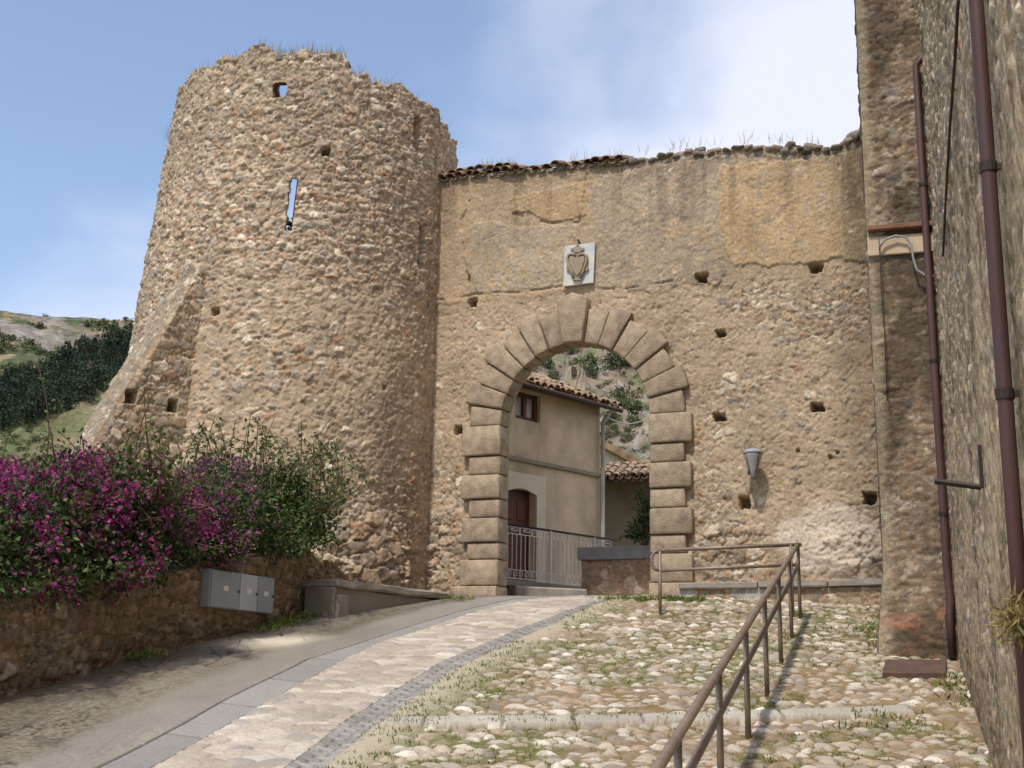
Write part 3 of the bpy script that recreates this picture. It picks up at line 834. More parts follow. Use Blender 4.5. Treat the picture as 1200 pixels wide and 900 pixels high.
vv, qq, cc_ = lumps(ce, cz, 55, ccol, sub=2, amp=.36)
mesh_np('coping_stones', vv, qq, M_RUBBLE, gate, cc_, smooth=True)

def tiles(mb, origin, right, axis, upv, r, length, th=.016, seg=7, taper=.85, invert=False):
    """one barrel tile: origin at its front (lower) end, axis runs up the slope"""
    o = np.asarray(origin, float); vs = []; sg = -1 if invert else 1
    for L_, s_ in ((0, 1.0), (length, taper)):
        for rr_ in (r * s_, r * s_ - th):
            for k in range(seg + 1):
                a = math.pi * k / seg
                vs.append(o + axis * L_ + right * rr_ * math.cos(a) + sg * upv * rr_ * math.sin(a) * .8)
    m_ = seg + 1; fs = []
    for k in range(seg):
        fs += [(k, k + 1, 2 * m_ + k + 1, 2 * m_ + k), (m_ + k, 3 * m_ + k, 3 * m_ + k + 1, m_ + k + 1), (k, m_ + k, m_ + k + 1, k + 1), (2 * m_ + k, 2 * m_ + k + 1, 3 * m_ + k + 1, 3 * m_ + k)]
    for e_ in (0, seg): fs.append((e_, 2 * m_ + e_, 3 * m_ + e_, m_ + e_))
    mb.add(vs, fs)

mb = MB()
u = wuz(508, 210)[0]; ue = wuz(735, 186)[0]
back = -N
sl_ax = (back * .92 + Z * .38)
while u < ue:
    t = np.interp(u, tuz[:, 0], tuz[:, 1])
    j = random.uniform(-.03, .03); ax_ = sl_ax + U * random.uniform(-.08, .08); ax_ /= np.linalg.norm(ax_)
    up_ = np.cross(U, ax_); up_ = up_ if up_[2] > 0 else -up_
    rr_ = random.uniform(.085, .10)
    tiles(mb, wpt(u + random.uniform(-.025, .025), t - .05 + random.uniform(-.03, .03), .12 + 2 * j), U, ax_, up_, rr_, .46)
    tiles(mb, wpt(u + .1, t - .06, .13 + j), U, ax_, up_, .085, .46, invert=True)
    tiles(mb, wpt(u + random.uniform(-.02, .02), t + .10, -.22), U, ax_, up_, rr_, .46)
    if u < wuz(600, 205)[0] and random.random() < .8:
        tiles(mb, wpt(u + random.uniform(-.04, .04), t + .07 + random.uniform(0, .03), .02 + j), U, ax_, up_, rr_, .42)
    u += .2
mb.build('tile_coping', M_TILE, gate, smooth=False)
mb = MB(); a, b = wuz(508, 210)[0], wuz(735, 186)[0]
for k in range(12):
    ua, ub = a + (b - a) * k / 12, a + (b - a) * (k + 1) / 12
    t = np.interp((ua + ub) / 2, tuz[:, 0], tuz[:, 1])
    mb.prism([wpt(ua, t - .12, .06), wpt(ua, t - .05, .06), wpt(ua, t + .12, -.4), wpt(ua, t - .12, -.8)], U * (ub - ua))
mb.build('mortar_bed', M_PLASTER2, gate)

# rusticated arch: part with every block a sub-part
arch = MB()
arch.box(wpt(AC - AR - .29, (BASE + SPR) / 2, -.19), (U, N, Z), (.24, .14, (SPR - BASE) / 2 + .1)); arch.box(wpt(AC + AR + .29, (BASE + SPR) / 2, -.19), (U, N, Z), (.24, .14, (SPR - BASE) / 2 + .1))
aro = arch.build('arch_surround', M_ASHLAR, gate)
ashl = [mat('carved_stone', lin(168, 149, 125) * k, rough=.95, scale=3.4 + k * 3, var=.34, bump=.9, dist=.018) for k in (.78, .90, 1.02, .96, .84)]
def block(poly, front, name):
    mb = MB()
    mb.prism([wpt(a, b, -.27) for a, b in poly], N * (.27 + front))
    o = mb.build(name, random.choice(ashl), aro, bevel=.034, segs=2, smooth=True, sub=1, rough=.0045)
    mod = o.data
    return o
FR = .15
rowsL = [687, 656, 636, 607, 585, 556.5, 534.5, 508]
rowsR = [684, 650, 628, 597, 574, 544, 521.5, 493]
for sgn, rows, xi in ((-1, rowsL, 590), (1, rowsR, 763)):
    zs = [wuz(xi, y)[1] for y in rows]
    zs[-1] = SPR + .005
    for k in range(len(zs) - 1):
        long_ = k % 2 == 0
        wd = (.74 if long_ else .62) + random.uniform(-.02, .02)
        ia, oa = AC + sgn * AR, AC + sgn * (AR + wd)
        a, b = min(ia, oa), max(ia, oa)
        block([(a, zs[k] + .006), (b, zs[k] + .006), (b, zs[k + 1] - .006), (a, zs[k + 1] - .006)], FR + (.02 if long_ else -.01), 'quoin_block')
    zlow = BASE - .25
    ia, oa = AC + sgn * (AR - .01), AC + sgn * (AR + .83)
    a, b = min(ia, oa), max(ia, oa)
    block([(a, zlow), (b, zlow), (b, zs[0] - .006), (a, zs[0] - .006)], FR + .08, 'plinth_block')
ang = [math.pi]
half = math.radians(8.0)
st = (math.pi / 2 - half) / 7
edges = [math.pi - st * k for k in range(8)] + [math.pi / 2 - half - st * k for k in range(8)]
for k in range(15):
    a0, a1 = (edges[k], edges[k + 1])
    key = k == 7
    kk = k if k < 7 else 14 - k
    long_ = kk % 2 == 1
    ro = AR + (.82 if key else (.75 if long_ else .63))
    g = .006 / AR
    poly = []
    for a in np.linspace(a0 - g, a1 + g, 5): poly.append((AC + AR * math.cos(a), SPR + AR * math.sin(a)))
    if key:
        t1, t0 = a1 + g, a0 - g
        poly += [(AC + ro * math.cos(t1), SPR + ro * math.sin(t1)), (AC, SPR + ro + .10), (AC + ro * math.cos(t0), SPR + ro * math.sin(t0))]
    else:
        for a in np.linspace(a1 + g, a0 - g, 3): poly.append((AC + ro * math.cos(a), SPR + ro * math.sin(a)))
    block(poly, FR + (.08 if key else (.02 if long_ else -.01)), 'keystone' if key else 'voussoir')

# ================================================================== ROUND TOWER
TY = 24.2
def tcx(z): return np.interp(z, [3, 8.5, 13], [-4.5, -4.25, -3.98])
def trad(z): return np.interp(z, [1, 3, 8.5, 13], [3.28, 3.15, 2.95, 2.77])
def tuvz(px, py):
    d = ray(px, py); near = (9e9, 0, 0)
    for t in np.linspace(15, 24, 3000):
        p = EYE + d * t
        if (p[0] - tcx(p[2])) ** 2 + (p[1] - TY) ** 2 < trad(p[2]) ** 2:
            return math.atan2(p[1] - TY, p[0] - tcx(p[2])), p[2]
        q = (math.hypot(p[0] - tcx(p[2]), p[1] - TY) - trad(p[2]), math.atan2(p[1] - TY, p[0] - tcx(p[2])), p[2])
        if q[0] < near[0]: near = q
    return near[1], near[2]
PH0 = math.atan2(-.985, .171)
front = np.linspace(PH0 - math.radians(118), PH0 + math.radians(118), 590)
backp = np.linspace(PH0 + math.radians(118), PH0 + math.radians(242), 62)[1:-1]
phs = np.concatenate([front, backp])
rel = np.degrees(phs - PH0)
# height of the broken rim, by where it shows
rim = np.interp(rel, [-120, -80, -60, -35, 0, 8, 12, 30, 45, 60, 80, 100, 120, 150, 180, 210, 240],
                [12.5, 12.62, 12.75, 12.80, 12.82, 12.76, 12.46, 12.42, 12.40, 12.25, 11.95, 11.7, 11.0, 10.6, 10.45, 10.6, 12.4])
rim = rim + .26 * (vnoise(phs * 2.9 * 4, phs * 0, 701) - .5) + .14 * (vnoise(phs * 2.9 * 10, phs * 0, 702) - .5)
nv = 500
PHI, VV = np.meshgrid(phs, np.linspace(0, 1, nv), indexing='ij')
Zt = 1.5 + (rim[:, None] - 1.5) * VV
S = (PHI - PH0) * 2.9
def tb(px, py, su, sz):
    a, z = tuvz(px, py); return np.exp(-((S - (a - PH0) * 2.9) / su) ** 2 - ((Zt - z) / sz) ** 2)
cov = .10 + .42 * (fbm(S * .7, Zt * .7, 711, 4) - .5) + .35 * (fbm(S * 2.2, Zt * 2.2, 712, 3) - .5)
cov += .46 * sstep(9.4, 6.8, Zt) + .16 * sstep(9.9, 8.8, Zt)
cov -= .15 * sstep(10.8, 11.6, Zt)
cov += .45 * tb(455, 470, .55, 1.1) + .3 * tb(420, 350, 1.2, 1.0)
cov -= .75 * tb(430, 650, .8, .9) + .5 * tb(470, 600, .4, .7)
cov = np.clip(cov, .05, 1.2)
hA, cA, wA = masonry(S, Zt, cov, 720, big=(.185, .12), small=(.105, .07), amp=.07, rust=.07, pbig=.5, mort=lin(176, 155, 129), sgain=1.16, lump=.8)
hB, cB, wB = masonry(S, Zt, cov, 730, big=(.34, .25), small=(.17, .12), amp=.13, pbig=.8, rust=.02)
kb = sstep(.3, .6, tb(430, 655, 1.0, .95))
h = hA * (1 - kb) + hB * kb + .30 * kb * (fbm(S * 1.2, Zt * 1.2, 735, 3)) * sstep(4.6, 3.2, Zt); c = cA * (1 - kb[..., None]) + cB * kb[..., None]
# thin brick levelling courses
for zz, a0, a1 in [(9.15, -1.4, .1), (9.95, -.9, 1.2), (8.5, -.5, .6), (7.6, -1.8, -.2), (10.6, .4, 1.6)]:
    d_ = Zt - zz - .06 * (fbm(S * 1.5, S * 0, 740, 3) - .5) * 2
    k = sstep(.028, .014, np.abs(d_)) * sstep(a0 - .1, a0, S) * sstep(a1 + .1, a1, S) * sstep(.4, .5, vnoise(S * 5, Zt * 3, 741))
    c = c * (1 - .75 * k[..., None]) + lin(156, 106, 76) * .75 * k[..., None]; h = h + .012 * k
h = h - .018 * sstep(.58, .68, fbm(S * 15, Zt * 15, 748, 3))
tone = fbm(S * .6, Zt * .6, 750, 4)
c = c * (.88 + .24 * tone)[..., None]
grey = (sstep(10.5, 12, Zt) * .5 + .35 * sstep(.52, .66, fbm(S * 1.2, Zt * .8, 751, 4)))[..., None]
c = c * (1 - .25 * grey) + lin(128, 118, 102) * .2 * grey
flank_shade = tb(455, 510, .35, 1.3)[..., None] * (.5 + fbm(S * 3, Zt * 1, 752, 3)[..., None] * .7)  # shade on the right flank, turned from the sun, put into the colour
c = c * (1 - .35 * np.clip(flank_shade, 0, 1))
def tconv(px, py):
    a, z = tuvz(px, py); return (a - PH0) * 2.9, z
for k, (px, py, wu, wz_) in enumerate([(382, 179, .08, .08), (253, 366, .08, .07), (493, 155, .12, .35), (492, 288, .09, .45), (447, 455, .04, .04)]):
    h = hole(h, S, Zt, px, py, wu, wz_, .45 if wu > .05 else .1, .3, 760 + k, tconv)
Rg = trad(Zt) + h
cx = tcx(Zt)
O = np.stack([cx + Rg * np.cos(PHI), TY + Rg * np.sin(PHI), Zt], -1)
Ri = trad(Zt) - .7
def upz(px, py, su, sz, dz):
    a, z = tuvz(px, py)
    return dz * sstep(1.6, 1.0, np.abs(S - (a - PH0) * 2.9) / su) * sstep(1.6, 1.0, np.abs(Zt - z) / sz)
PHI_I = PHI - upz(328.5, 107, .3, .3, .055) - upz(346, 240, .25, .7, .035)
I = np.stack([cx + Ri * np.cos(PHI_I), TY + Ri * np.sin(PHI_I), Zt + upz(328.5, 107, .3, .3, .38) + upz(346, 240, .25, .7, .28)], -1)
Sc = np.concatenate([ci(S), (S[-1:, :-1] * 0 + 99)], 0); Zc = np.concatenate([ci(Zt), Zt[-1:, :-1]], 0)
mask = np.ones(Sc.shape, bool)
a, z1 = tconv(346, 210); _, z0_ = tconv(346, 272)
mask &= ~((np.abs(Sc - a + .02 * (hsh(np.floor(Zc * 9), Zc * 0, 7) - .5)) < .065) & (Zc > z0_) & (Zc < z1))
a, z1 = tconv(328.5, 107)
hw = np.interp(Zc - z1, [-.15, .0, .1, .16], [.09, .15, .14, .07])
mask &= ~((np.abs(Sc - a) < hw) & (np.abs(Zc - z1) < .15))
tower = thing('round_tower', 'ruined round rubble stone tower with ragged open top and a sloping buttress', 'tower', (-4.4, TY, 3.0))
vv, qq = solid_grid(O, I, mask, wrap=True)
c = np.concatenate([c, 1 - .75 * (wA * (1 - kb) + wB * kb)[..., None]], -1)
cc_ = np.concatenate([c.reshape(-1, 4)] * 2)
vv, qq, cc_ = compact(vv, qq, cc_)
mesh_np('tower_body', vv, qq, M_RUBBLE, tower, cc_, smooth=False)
# loose stones along the rim
ce, cz, ccol = [], [], []
for ph, zr in zip(phs[::5], rim[::5]):
    rl = math.degrees(ph - PH0)
    for rr_ in (-.08, -.35, -.6):
        if random.random() < .8:
            w = random.uniform(.06, .125)
            R_ = trad(zr) + rr_
            ce.append((tcx(zr) + R_ * math.cos(ph), TY + R_ * math.sin(ph), zr + random.uniform(-.09, .0))); cz.append((w, w * random.uniform(.8, 1.1), random.uniform(.05, .11)))
            ccol.append(STONE[random.choice([0, 2, 5, 7, 9, 8])] * random.uniform(.55, .95))
vv, qq, cc_ = lumps(ce, cz, 77, ccol, sub=2, amp=.36)
mesh_np('broken_rim', vv, qq, M_RUBBLE, tower, cc_)

# buttress: a fin with a sloping back
a_t, z_t = tuvz(237, 322)
a_b, _ = tuvz(210, 600)
fd = np.array([-.80, -.60, 0]); fd /= np.linalg.norm(fd)
rt = np.array([-fd[1], fd[0], 0])           # to the fin's right seen from the camera
if np.dot(rt, [1, 0, 0]) < 0: rt = -rt
root = np.array([tcx(6.) + trad(6.) * math.cos((a_t + a_b) / 2), TY + trad(6.) * math.sin((a_t + a_b) / 2), 0])
FH = z_t; BZ = 2.4; LEN = 2.95; FW = 1.0
def fin_len(z): return np.interp(z, [BZ, 4.0, FH], [LEN + .3, LEN - .75, .04])
fl = np.vectorize(fin_len)
pts_z = np.linspace(BZ, FH + .1, 260); pts_t = np.linspace(0, 1, 150)
TT, ZZ = np.meshgrid(pts_t, pts_z, indexing='ij')
LL = fl(ZZ)
dist = (TT * (LL + .6) - .6)
cv = np.clip(.42 + .5 * (fbm(dist * 1.1, ZZ * 1.1, 801, 3) - .5), 0, 1)
hb, cbt, _ = masonry(dist, ZZ, cv, 802, big=(.28, .18), small=(.13, .09), amp=.07, rust=.04, pbig=.8)
def fconv(px, py):
    p = at_plane(px, py, root, rt); return float(np.dot(p - root, fd)), float(p[2])
for k, (px, py, wu, wz_) in enumerate([(153, 465, .10, .12), (201, 476, .09, .12)]):
    hb = hole(hb, dist, ZZ, px, py, wu, wz_, .35, .15, 810 + k, fconv)
fade = sstep(1.0, .93, TT)
Rf = root + dist[..., None] * fd + ZZ[..., None] * Z + (hb * fade)[..., None] * rt
Lf = root + dist[..., None] * fd + ZZ[..., None] * Z - (FW + .04 * hb)[..., None] * rt
# sloping back face as its own fine grid
back_t = np.linspace(0, 1, 70)
BB, BZZ = np.meshgrid(back_t, pts_z, indexing='ij')
run_ = BZZ * 1.2
hk, ck, _ = masonry(BB * FW, run_, np.full(BB.shape, .62) + .3 * (fbm(BB, run_, 820, 3) - .5), 821, big=(.25, .17), small=(.12, .09), amp=.06, mort=lin(150, 136, 114), rust=.02)
ck = ck * .85 + lin(140, 132, 118) * .1
fade2 = sstep(0, .08, BB) * sstep(1, .92, BB)
Bf = root + fl(BZZ)[..., None] * fd + BZZ[..., None] * Z - (BB * FW)[..., None] * rt + (hk * fade2)[..., None] * (fd * .85 + Z * .5)
v1 = [Rf.reshape(-1, 3), Bf.reshape(-1, 3), Lf.reshape(-1, 3)]
q1 = grid_quads(150, 260); q2 = grid_quads(70, 260) + 150 * 260; q3 = grid_quads(150, 260)[:, ::-1] + 220 * 260
mesh_np('buttress', np.concatenate(v1), np.concatenate([q1, q2, q3]), M_RUBBLE, tower, np.concatenate([cbt.reshape(-1, 3), ck.reshape(-1, 3), cbt.reshape(-1, 3)]), smooth=False)

# ================================================================== RETAINING WALL, TERRACE
ryy = np.linspace(7.5, 20.4, 760)
rx = L_wall(ryy)
rtop = np.interp(ryy, [7.5, 11.7, 15.2, 18.0, 19.2, 20.4], [2.05, 2.45, 2.98, 3.40, 3.25, 2.95]) + .16 * (vnoise(ryy * 3, ryy * 0, 850) - .5)
tg = np.gradient(np.stack([rx, ryy], -1), axis=0); tg /= np.linalg.norm(tg, axis=1, keepdims=True)
rn = np.stack([tg[:, 1], -tg[:, 0], np.zeros(len(rx))], -1)
rs_ = np.concatenate([[0], np.cumsum(np.hypot(np.diff(rx), np.diff(ryy)))])
SS, VV = np.meshgrid(rs_, np.linspace(0, 1, 90), indexing='ij')
zb_ = prof(ryy) - .3
Zr = zb_[:, None] + (rtop - zb_)[:, None] * VV
cvr = np.clip(.02 + .5 * (fbm(SS * .8, Zr * .8, 851, 4) - .5) + .34 * sstep(5.5, 8.0, SS), -.1, 1.1)
hr, cr_, _ = masonry(SS, Zr, cvr, 852, big=(.22, .15), small=(.12, .085), amp=.08, rust=.08, pbig=.7, mort=lin(112, 98, 80),
                     stones=STONE * np.array([1., .95, .9]), sgain=1.0)
cr_ = cr_ * .78 * (.8 + .35 * fbm(SS * .5, Zr * .8, 853, 3))[..., None]
bk = sstep(4.5, 7, SS)[..., None]; cr_ = cr_ * (1 - .35 * bk) + lin(150, 124, 92) * .3 * bk
foot_dark = sstep(.35, .0, (Zr - zb_[:, None] - .3) + .3 * (fbm(SS * 3, Zr * 3, 854, 3) - .5))[..., None]
cr_ = cr_ * (1 - .3 * foot_dark)  # stones darker towards the foot of the wall
base3 = np.stack([rx, ryy, np.zeros(len(rx))], -1)
O = base3[:, None] + Zr[..., None] * Z + (hr - .04)[..., None] * rn[:, None]
I = base3[:, None] + Zr[..., None] * Z - .45 * rn[:, None]
vv, qq = solid_grid(O, I, np.ones((len(rx) - 1, 89), bool))
ret = mesh_np('retaining_wall', vv, qq, M_RUBBLE, None, np.concatenate([cr_.reshape(-1, 3)] * 2), smooth=False, origin=(rx[300], ryy[300], prof(ryy[300])))
tag(ret, 'low brown rubble retaining wall under the purple bougainvillea along the road', 'wall')
ty_ = np.linspace(6, 30, 80); tt = np.linspace(0, 1, 40)
TYY, TT2 = np.meshgrid(ty_, tt, indexing='ij')
xr = np.interp(TYY, ryy, rx) - .3
TX = xr - TT2 * 9
TZ = np.interp(TYY, ryy, rtop) - .12 - sstep(.45, 1, TT2) * 6 + .1 * (fbm(TX, TYY, 860, 3) - .5)
tag(mesh_np('terrace', np.stack([TX, TYY, TZ], -1), grid_quads(80, 40)[:, ::-1], M_DIRT), kind='structure')

# ================================================================== STONE BUILDING ON THE RIGHT
bd = np.array([.303, 1, 0]); bd /= np.linalg.norm(bd)
bn = np.array([-bd[1], bd[0], 0])                    # faces left, over the ramp
bld = thing('stone_building', 'tall brown rubble building with drainpipes rising along the right edge', 'building', (BW(13.), 13.0, prof(13.)))
BH = 12.5
by = np.linspace(4.0, 14.6, 560); bz = np.linspace(0, 1, 520)
BYY, BV = np.meshgrid(by, bz, indexing='ij')
zlo = prof(by) - .3
Zb = zlo[:, None] + (BH - zlo)[:, None] * BV
Sb = BYY / bd[1]
cvb = np.clip(.56 + .6 * (fbm(Sb * .7, Zb * .5, 901, 4) - .5) - .35 * sstep(5.2, 8.5, Zb) + .2 * sstep(4.8, 3.4, Zb), .05, 1.2)
hb, cb_, _ = masonry(Sb, Zb, cvb, 902, big=(.22, .13), small=(.11, .07), amp=.045, rust=.08, pbig=.5, mort=lin(182, 160, 128), sgain=.96)
stn = sstep(.55, .68, fbm(Sb * 4, Zb * 1.2, 903, 4))[..., None]; cb_ = cb_ * (1 - .4 * stn)
cb_ = cb_ * (.84 + .3 * fbm(Sb * .5, Zb * .6, 904, 4))[..., None]
base_dark = sstep(.9, .1, Zb - zlo[:, None] - .3 + .5 * (fbm(Sb * 2, Zb, 905, 3) - .5))[..., None]
cb_ = cb_ * (1 - .25 * base_dark)  # wall darker near the ground, with a ragged upper edge
O = np.stack([BW(BYY), BYY, Zb], -1) + hb[..., None] * bn
I = np.stack([BW(BYY), BYY, Zb], -1) - .6 * bn
vv, qq = solid_grid(O, I, np.ones((559, 519), bool))
mesh_np('wall', vv, qq, M_RUBBLE, bld, np.concatenate([cb_.reshape(-1, 3)] * 2), smooth=False)
# projecting corner buttress, running back to the gate wall
pc = on_ground(1043, 768); pc = np.array([pc[0], pc[1], 0])
pr = np.array([bd[1], -bd[0], 0])
PWD = float(np.dot(np.array([BW(pc[1]), pc[1], 0]) - pc, pr)) + .15
pzl = prof(pc[1]) - .3
def pside(w0, ulen, dirv, nrm, seed, nu_, cbase):
    uu = np.linspace(0, ulen, nu_); zz = np.linspace(pzl, BH, 520)
    A, B_ = np.meshgrid(uu, zz, indexing='ij')
    cv = np.clip(.62 + .5 * (fbm(A * 1.2, B_ * .8, seed, 4) - .5) - .2 * sstep(6, 8, B_), .1, 1.1)
    hh, cl, _ = masonry(A, B_, cv, seed + 1, big=(.2, .13), small=(.1, .07), amp=.045, rust=.05, pbig=.5, mort=lin(132, 114, 91), sgain=.82)
    crust = sstep(.47, .6, fbm(A * 1.4, B_ * .7, seed + 5, 5))[..., None]
    cl = cl * (1 - .55 * crust) + lin(88, 77, 64) * .15 * crust
    cl = cl * (.8 + .35 * fbm(A * .8, B_ * .5, seed + 6, 4))[..., None]
    lowb = sstep(2.75, 2.4, B_ + .5 * (fbm(A * 3, B_ * 3, seed + 7, 3) - .5))
    brick = (lowb * sstep(.6, .65, fbm(A * 5, B_ * 9, seed + 8, 2)))[..., None]
    cl = cl * (1 - .5 * brick) + lin(160, 108, 82) * .5 * brick
    edge = (sstep(.16, .05, A + .08 * (fbm(A, B_ * 2, seed + 9, 3) - .5)) if nu_ < 80 else A * 0)[..., None]
    cl = cl * (1 - .45 * edge) + lin(178, 164, 136) * .45 * edge
    flare = .10 * sstep(3.2, 2.0, B_)
    cd_ = A if nu_ < 80 else ulen - A
    oth_ = -pr if nu_ < 80 else -bd
    cf = sstep(.14, 0, cd_)
    hh = hh * (1 - cf) + .02 * cf
    Pt = w0 + A[..., None] * dirv + B_[..., None] * Z + (hh + flare)[..., None] * nrm + ((hh + flare) * sstep(.3, 0, cd_))[..., None] * oth_
    return Pt.reshape(-1, 3), grid_quads(nu_, 520), cl.reshape(-1, 3)
f_v, f_q, f_c = pside(pc, PWD, pr, -bd, 920, 44, 1)
s_v, s_q, s_c = pside(pc + bd * 6.5, 6.5, -bd, -pr, 930, 220, 1)
mesh_np('buttress', np.concatenate([f_v, s_v]), np.concatenate([f_q, s_q + len(f_v)]), M_RUBBLE, bld, np.concatenate([f_c, s_c]), smooth=False)
mb = MB()   # solid core behind the two faces so no light leaks in
mb.box(pc + bd * 3.3 + pr * (PWD / 2 + .2) + Z * (BH + pzl) / 2, (bd, pr, Z), (3.2, PWD / 2 + .1, (BH - pzl) / 2 - .01))
mb.box(np.array([BW(9.3), 9.3, 0]) + pr * 2.5 + Z * 6.2, (bd, pr, Z), (5.3, 1.85, 6.25))
mb.build('core', M_PLASTER2, bld)
# brick ledge and plastered panel on the buttress
pz, _ = at_plane(1060, 268, pc, -bd)[2], 0
mb = MB(); mb.box(pc + pr * (PWD / 2 + .02) - bd * .05 + Z * pz, (pr, bd, Z), (PWD / 2 + .03, .09, .03)); mb.build('brick_ledge', M_BRICK, bld, bevel=.01)
pz2 = at_plane(1060, 288, pc, -bd)[2]
mb = MB(); mb.box(pc + pr * (PWD / 2 - .0) - bd * .025 + Z * pz2, (pr, bd, Z), (PWD / 2 + .02, .05, .12)); mb.build('plaster_panel', M_PLASTER, bld, bevel=.01)
cp = [at_plane(x, y, pc - bd * .13, -bd) for x, y in [(1030, 290), (1037, 281), (1050, 276), (1062, 278), (1068, 287), (1070, 302), (1074, 316), (1083, 322), (1094, 324)]]
mb = MB(); mb.tube(cp, .014, 8); mb.build('cable_conduit', M_CABLE, bld, smooth=True)
cp = [at_plane(x, y, pc - bd * .12, -bd) for x, y in [(1030, 280), (1033, 340), (1037, 400), (1040, 470)]]
mb = MB(); mb.tube(cp, .006, 6); mb.build('cable', M_DARK, bld, smooth=True)
# drainpipes
pcen = pc + pr * (PWD - .26) - bd * .14
def ppt(px, py): return at_plane(px, py, pcen, -bd)
z_top = ppt(1090, 75)[2]; z_bot = prof(pcen[1]) + .03
pp1 = [pcen + pr * .22 + Z * (z_top + .12), pcen + pr * .08 + Z * (z_top + .10), pcen + Z * z_top, pcen + Z * 4.5, pcen + Z * 3.0, pcen - bd * .03 + pr * .02 + Z * 2.62, pcen - bd * .05 + pr * .0 + Z * 2.5, pcen - bd * .05 + Z * z_bot]
mb = MB(); mb.tube(pp1, .043, 12)
dp1 = mb.build('drainpipe', M_PIPE, bld, smooth=True)
for z_ in (7.6, 5.4, 3.6, 2.45):
    mb = MB(); mb.tube([pcen + Z * (z_ - .02), pcen + Z * (z_ + .02)], .051, 12); mb.box(pcen + pr * .1 + Z * z_, (pr, bd, Z), (.12, .012, .015)); mb.build('bracket', M_DARK, dp1, smooth=False)
Y2 = 5.9
p2 = np.array([BW(Y2), Y2, 0]) + bn * .10
mb = MB(); mb.tube([p2 + Z * (prof(Y2)), p2 + Z * 3, p2 + Z * 6, p2 + Z * 11], .037, 14)
dp2 = mb.build('drainpipe', M_PIPE, bld, smooth=True)
for z_ in (1.9, 3.05, 4.2, 5.6):
    mb = MB(); mb.tube([p2 + Z * (z_ - .025), p2 + Z * (z_ + .025)], .044, 14); mb.box(p2 - bn * .06 + Z * z_, (bn, bd, Z), (.06, .012, .015)); mb.build('bracket', M_DARK, dp2)
# thin cable and iron hook on the long wall
WP = np.array([BW(10.), 10., 0]) + bn * .06
def bw_pt(px, py, o=0.0): return at_plane(px, py, WP + bn * o, bn)
mb = MB(); mb.tube([bw_pt(x, y) for x, y in [(1123, 0), (1119, 70), (1113, 150), (1109, 220), (1105, 300)]], .011, 6); mb.build('cable', M_DARK, bld, smooth=True)
mb = MB(); a = bw_pt(1150, 571); mb.tube([a, a + bn * .30 + Z * .05], .022, 6); b_ = bw_pt(1149, 522); mb.box((a + b_) / 2, (bd, bn, Z), (.02, .012, abs(b_[2] - a[2]) / 2 + .02)); mb.build('iron_hook', M_DARK, bld)
# cable hanging at the building's back corner
mb = MB(); bp = pc + bd * 2.5 - pr * .06
cp = [at_plane(x, y, bp, -bd) for x, y in [(1007, -20), (1012, 60), (1015, 120), (1017, 150)]]
mb.tube(cp, .013, 6); mb.build('cable', M_DARK, bld, smooth=True)

# ================================================================== HOUSE BEHIND THE GATE
hd = np.array([.67, .742, 0]); hd /= np.linalg.norm(hd); hn = np.array([hd[1], -hd[0], 0])
HP = np.array([0., 26., 0])
def hp(px, py, out=0.0): return at_plane(px, py, HP + hn * out, hn)
def hs(p): return float(np.dot(p - HP, hd))
house = thing('house', 'beige plastered two storey house with white railing seen through the arch', 'house', HP + Z * 3.1)
sR = hs(hp(703, 560)); eL, eR = hp(613, 452), hp(712, 484)
ez = (eL[2] + eR[2]) / 2
def hpt(s_, z_, o=0.0): return HP + hd * s_ + hn * o + Z * z_
wz1 = [hp(607, 457)[2], hp(632, 496)[2]]; ws = [hs(hp(604, 480)), hs(hp(633, 480))]
dz1 = [3.55, hp(612, 573)[2]]; ds = [hs(hp(592, 620)), hs(hp(627, 620))]
def wall_with_holes(s0, s1, z0, z1, holes, th, name, m, parent):
    xs_ = sorted({s0, s1, *[v for h_ in holes for v in h_[:2]]}); zs_ = sorted({z0, z1, *[v for h_ in holes for v in h_[2:]]})
    O_ = np.array([[hpt(a, b) for b in zs_] for a in xs_]); I_ = np.array([[hpt(a, b, -th) for b in zs_] for a in xs_])
    mk = np.ones((len(xs_) - 1, len(zs_) - 1), bool)
    for i in range(len(xs_) - 1):
        for j in range(len(zs_) - 1):
            a, b = (xs_[i] + xs_[i + 1]) / 2, (zs_[j] + zs_[j + 1]) / 2
            if any(h_[0] < a < h_[1] and h_[2] < b < h_[3] for h_ in holes): mk[i, j] = False
    v_, q_ = solid_grid(O_, I_, mk); v_, q_, _ = compact(v_, q_)
    return mesh_np(name, v_, q_, m, parent, smooth=False)
wall_with_holes(-5.0, sR, 2.0, ez + .05, [(ws[0], ws[1], wz1[1], wz1[0]), (ds[0], ds[1], dz1[0], dz1[1])], .35, 'wall', M_PLASTER, house)
mb = MB(); mb.box(hpt(sR - .175, (2 + ez) / 2 - .003, -3.2), (hd, hn, Z), (.174, 2.84, (ez - 2) / 2)); mb.build('side_wall', M_PLASTER, house)
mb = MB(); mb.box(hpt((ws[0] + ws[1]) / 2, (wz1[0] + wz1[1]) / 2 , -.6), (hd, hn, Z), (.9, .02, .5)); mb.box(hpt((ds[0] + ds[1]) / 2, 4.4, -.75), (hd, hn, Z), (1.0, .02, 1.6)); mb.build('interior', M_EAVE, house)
sc_z0 = hp(600, 537)[2]; mb = MB(); mb.box(hpt((sR - 5) / 2, sc_z0, .03), (hd, hn, Z), ((sR + 5) / 2, .035, .045)); mb.build('string_course', M_PLASTER2, house, bevel=.015)
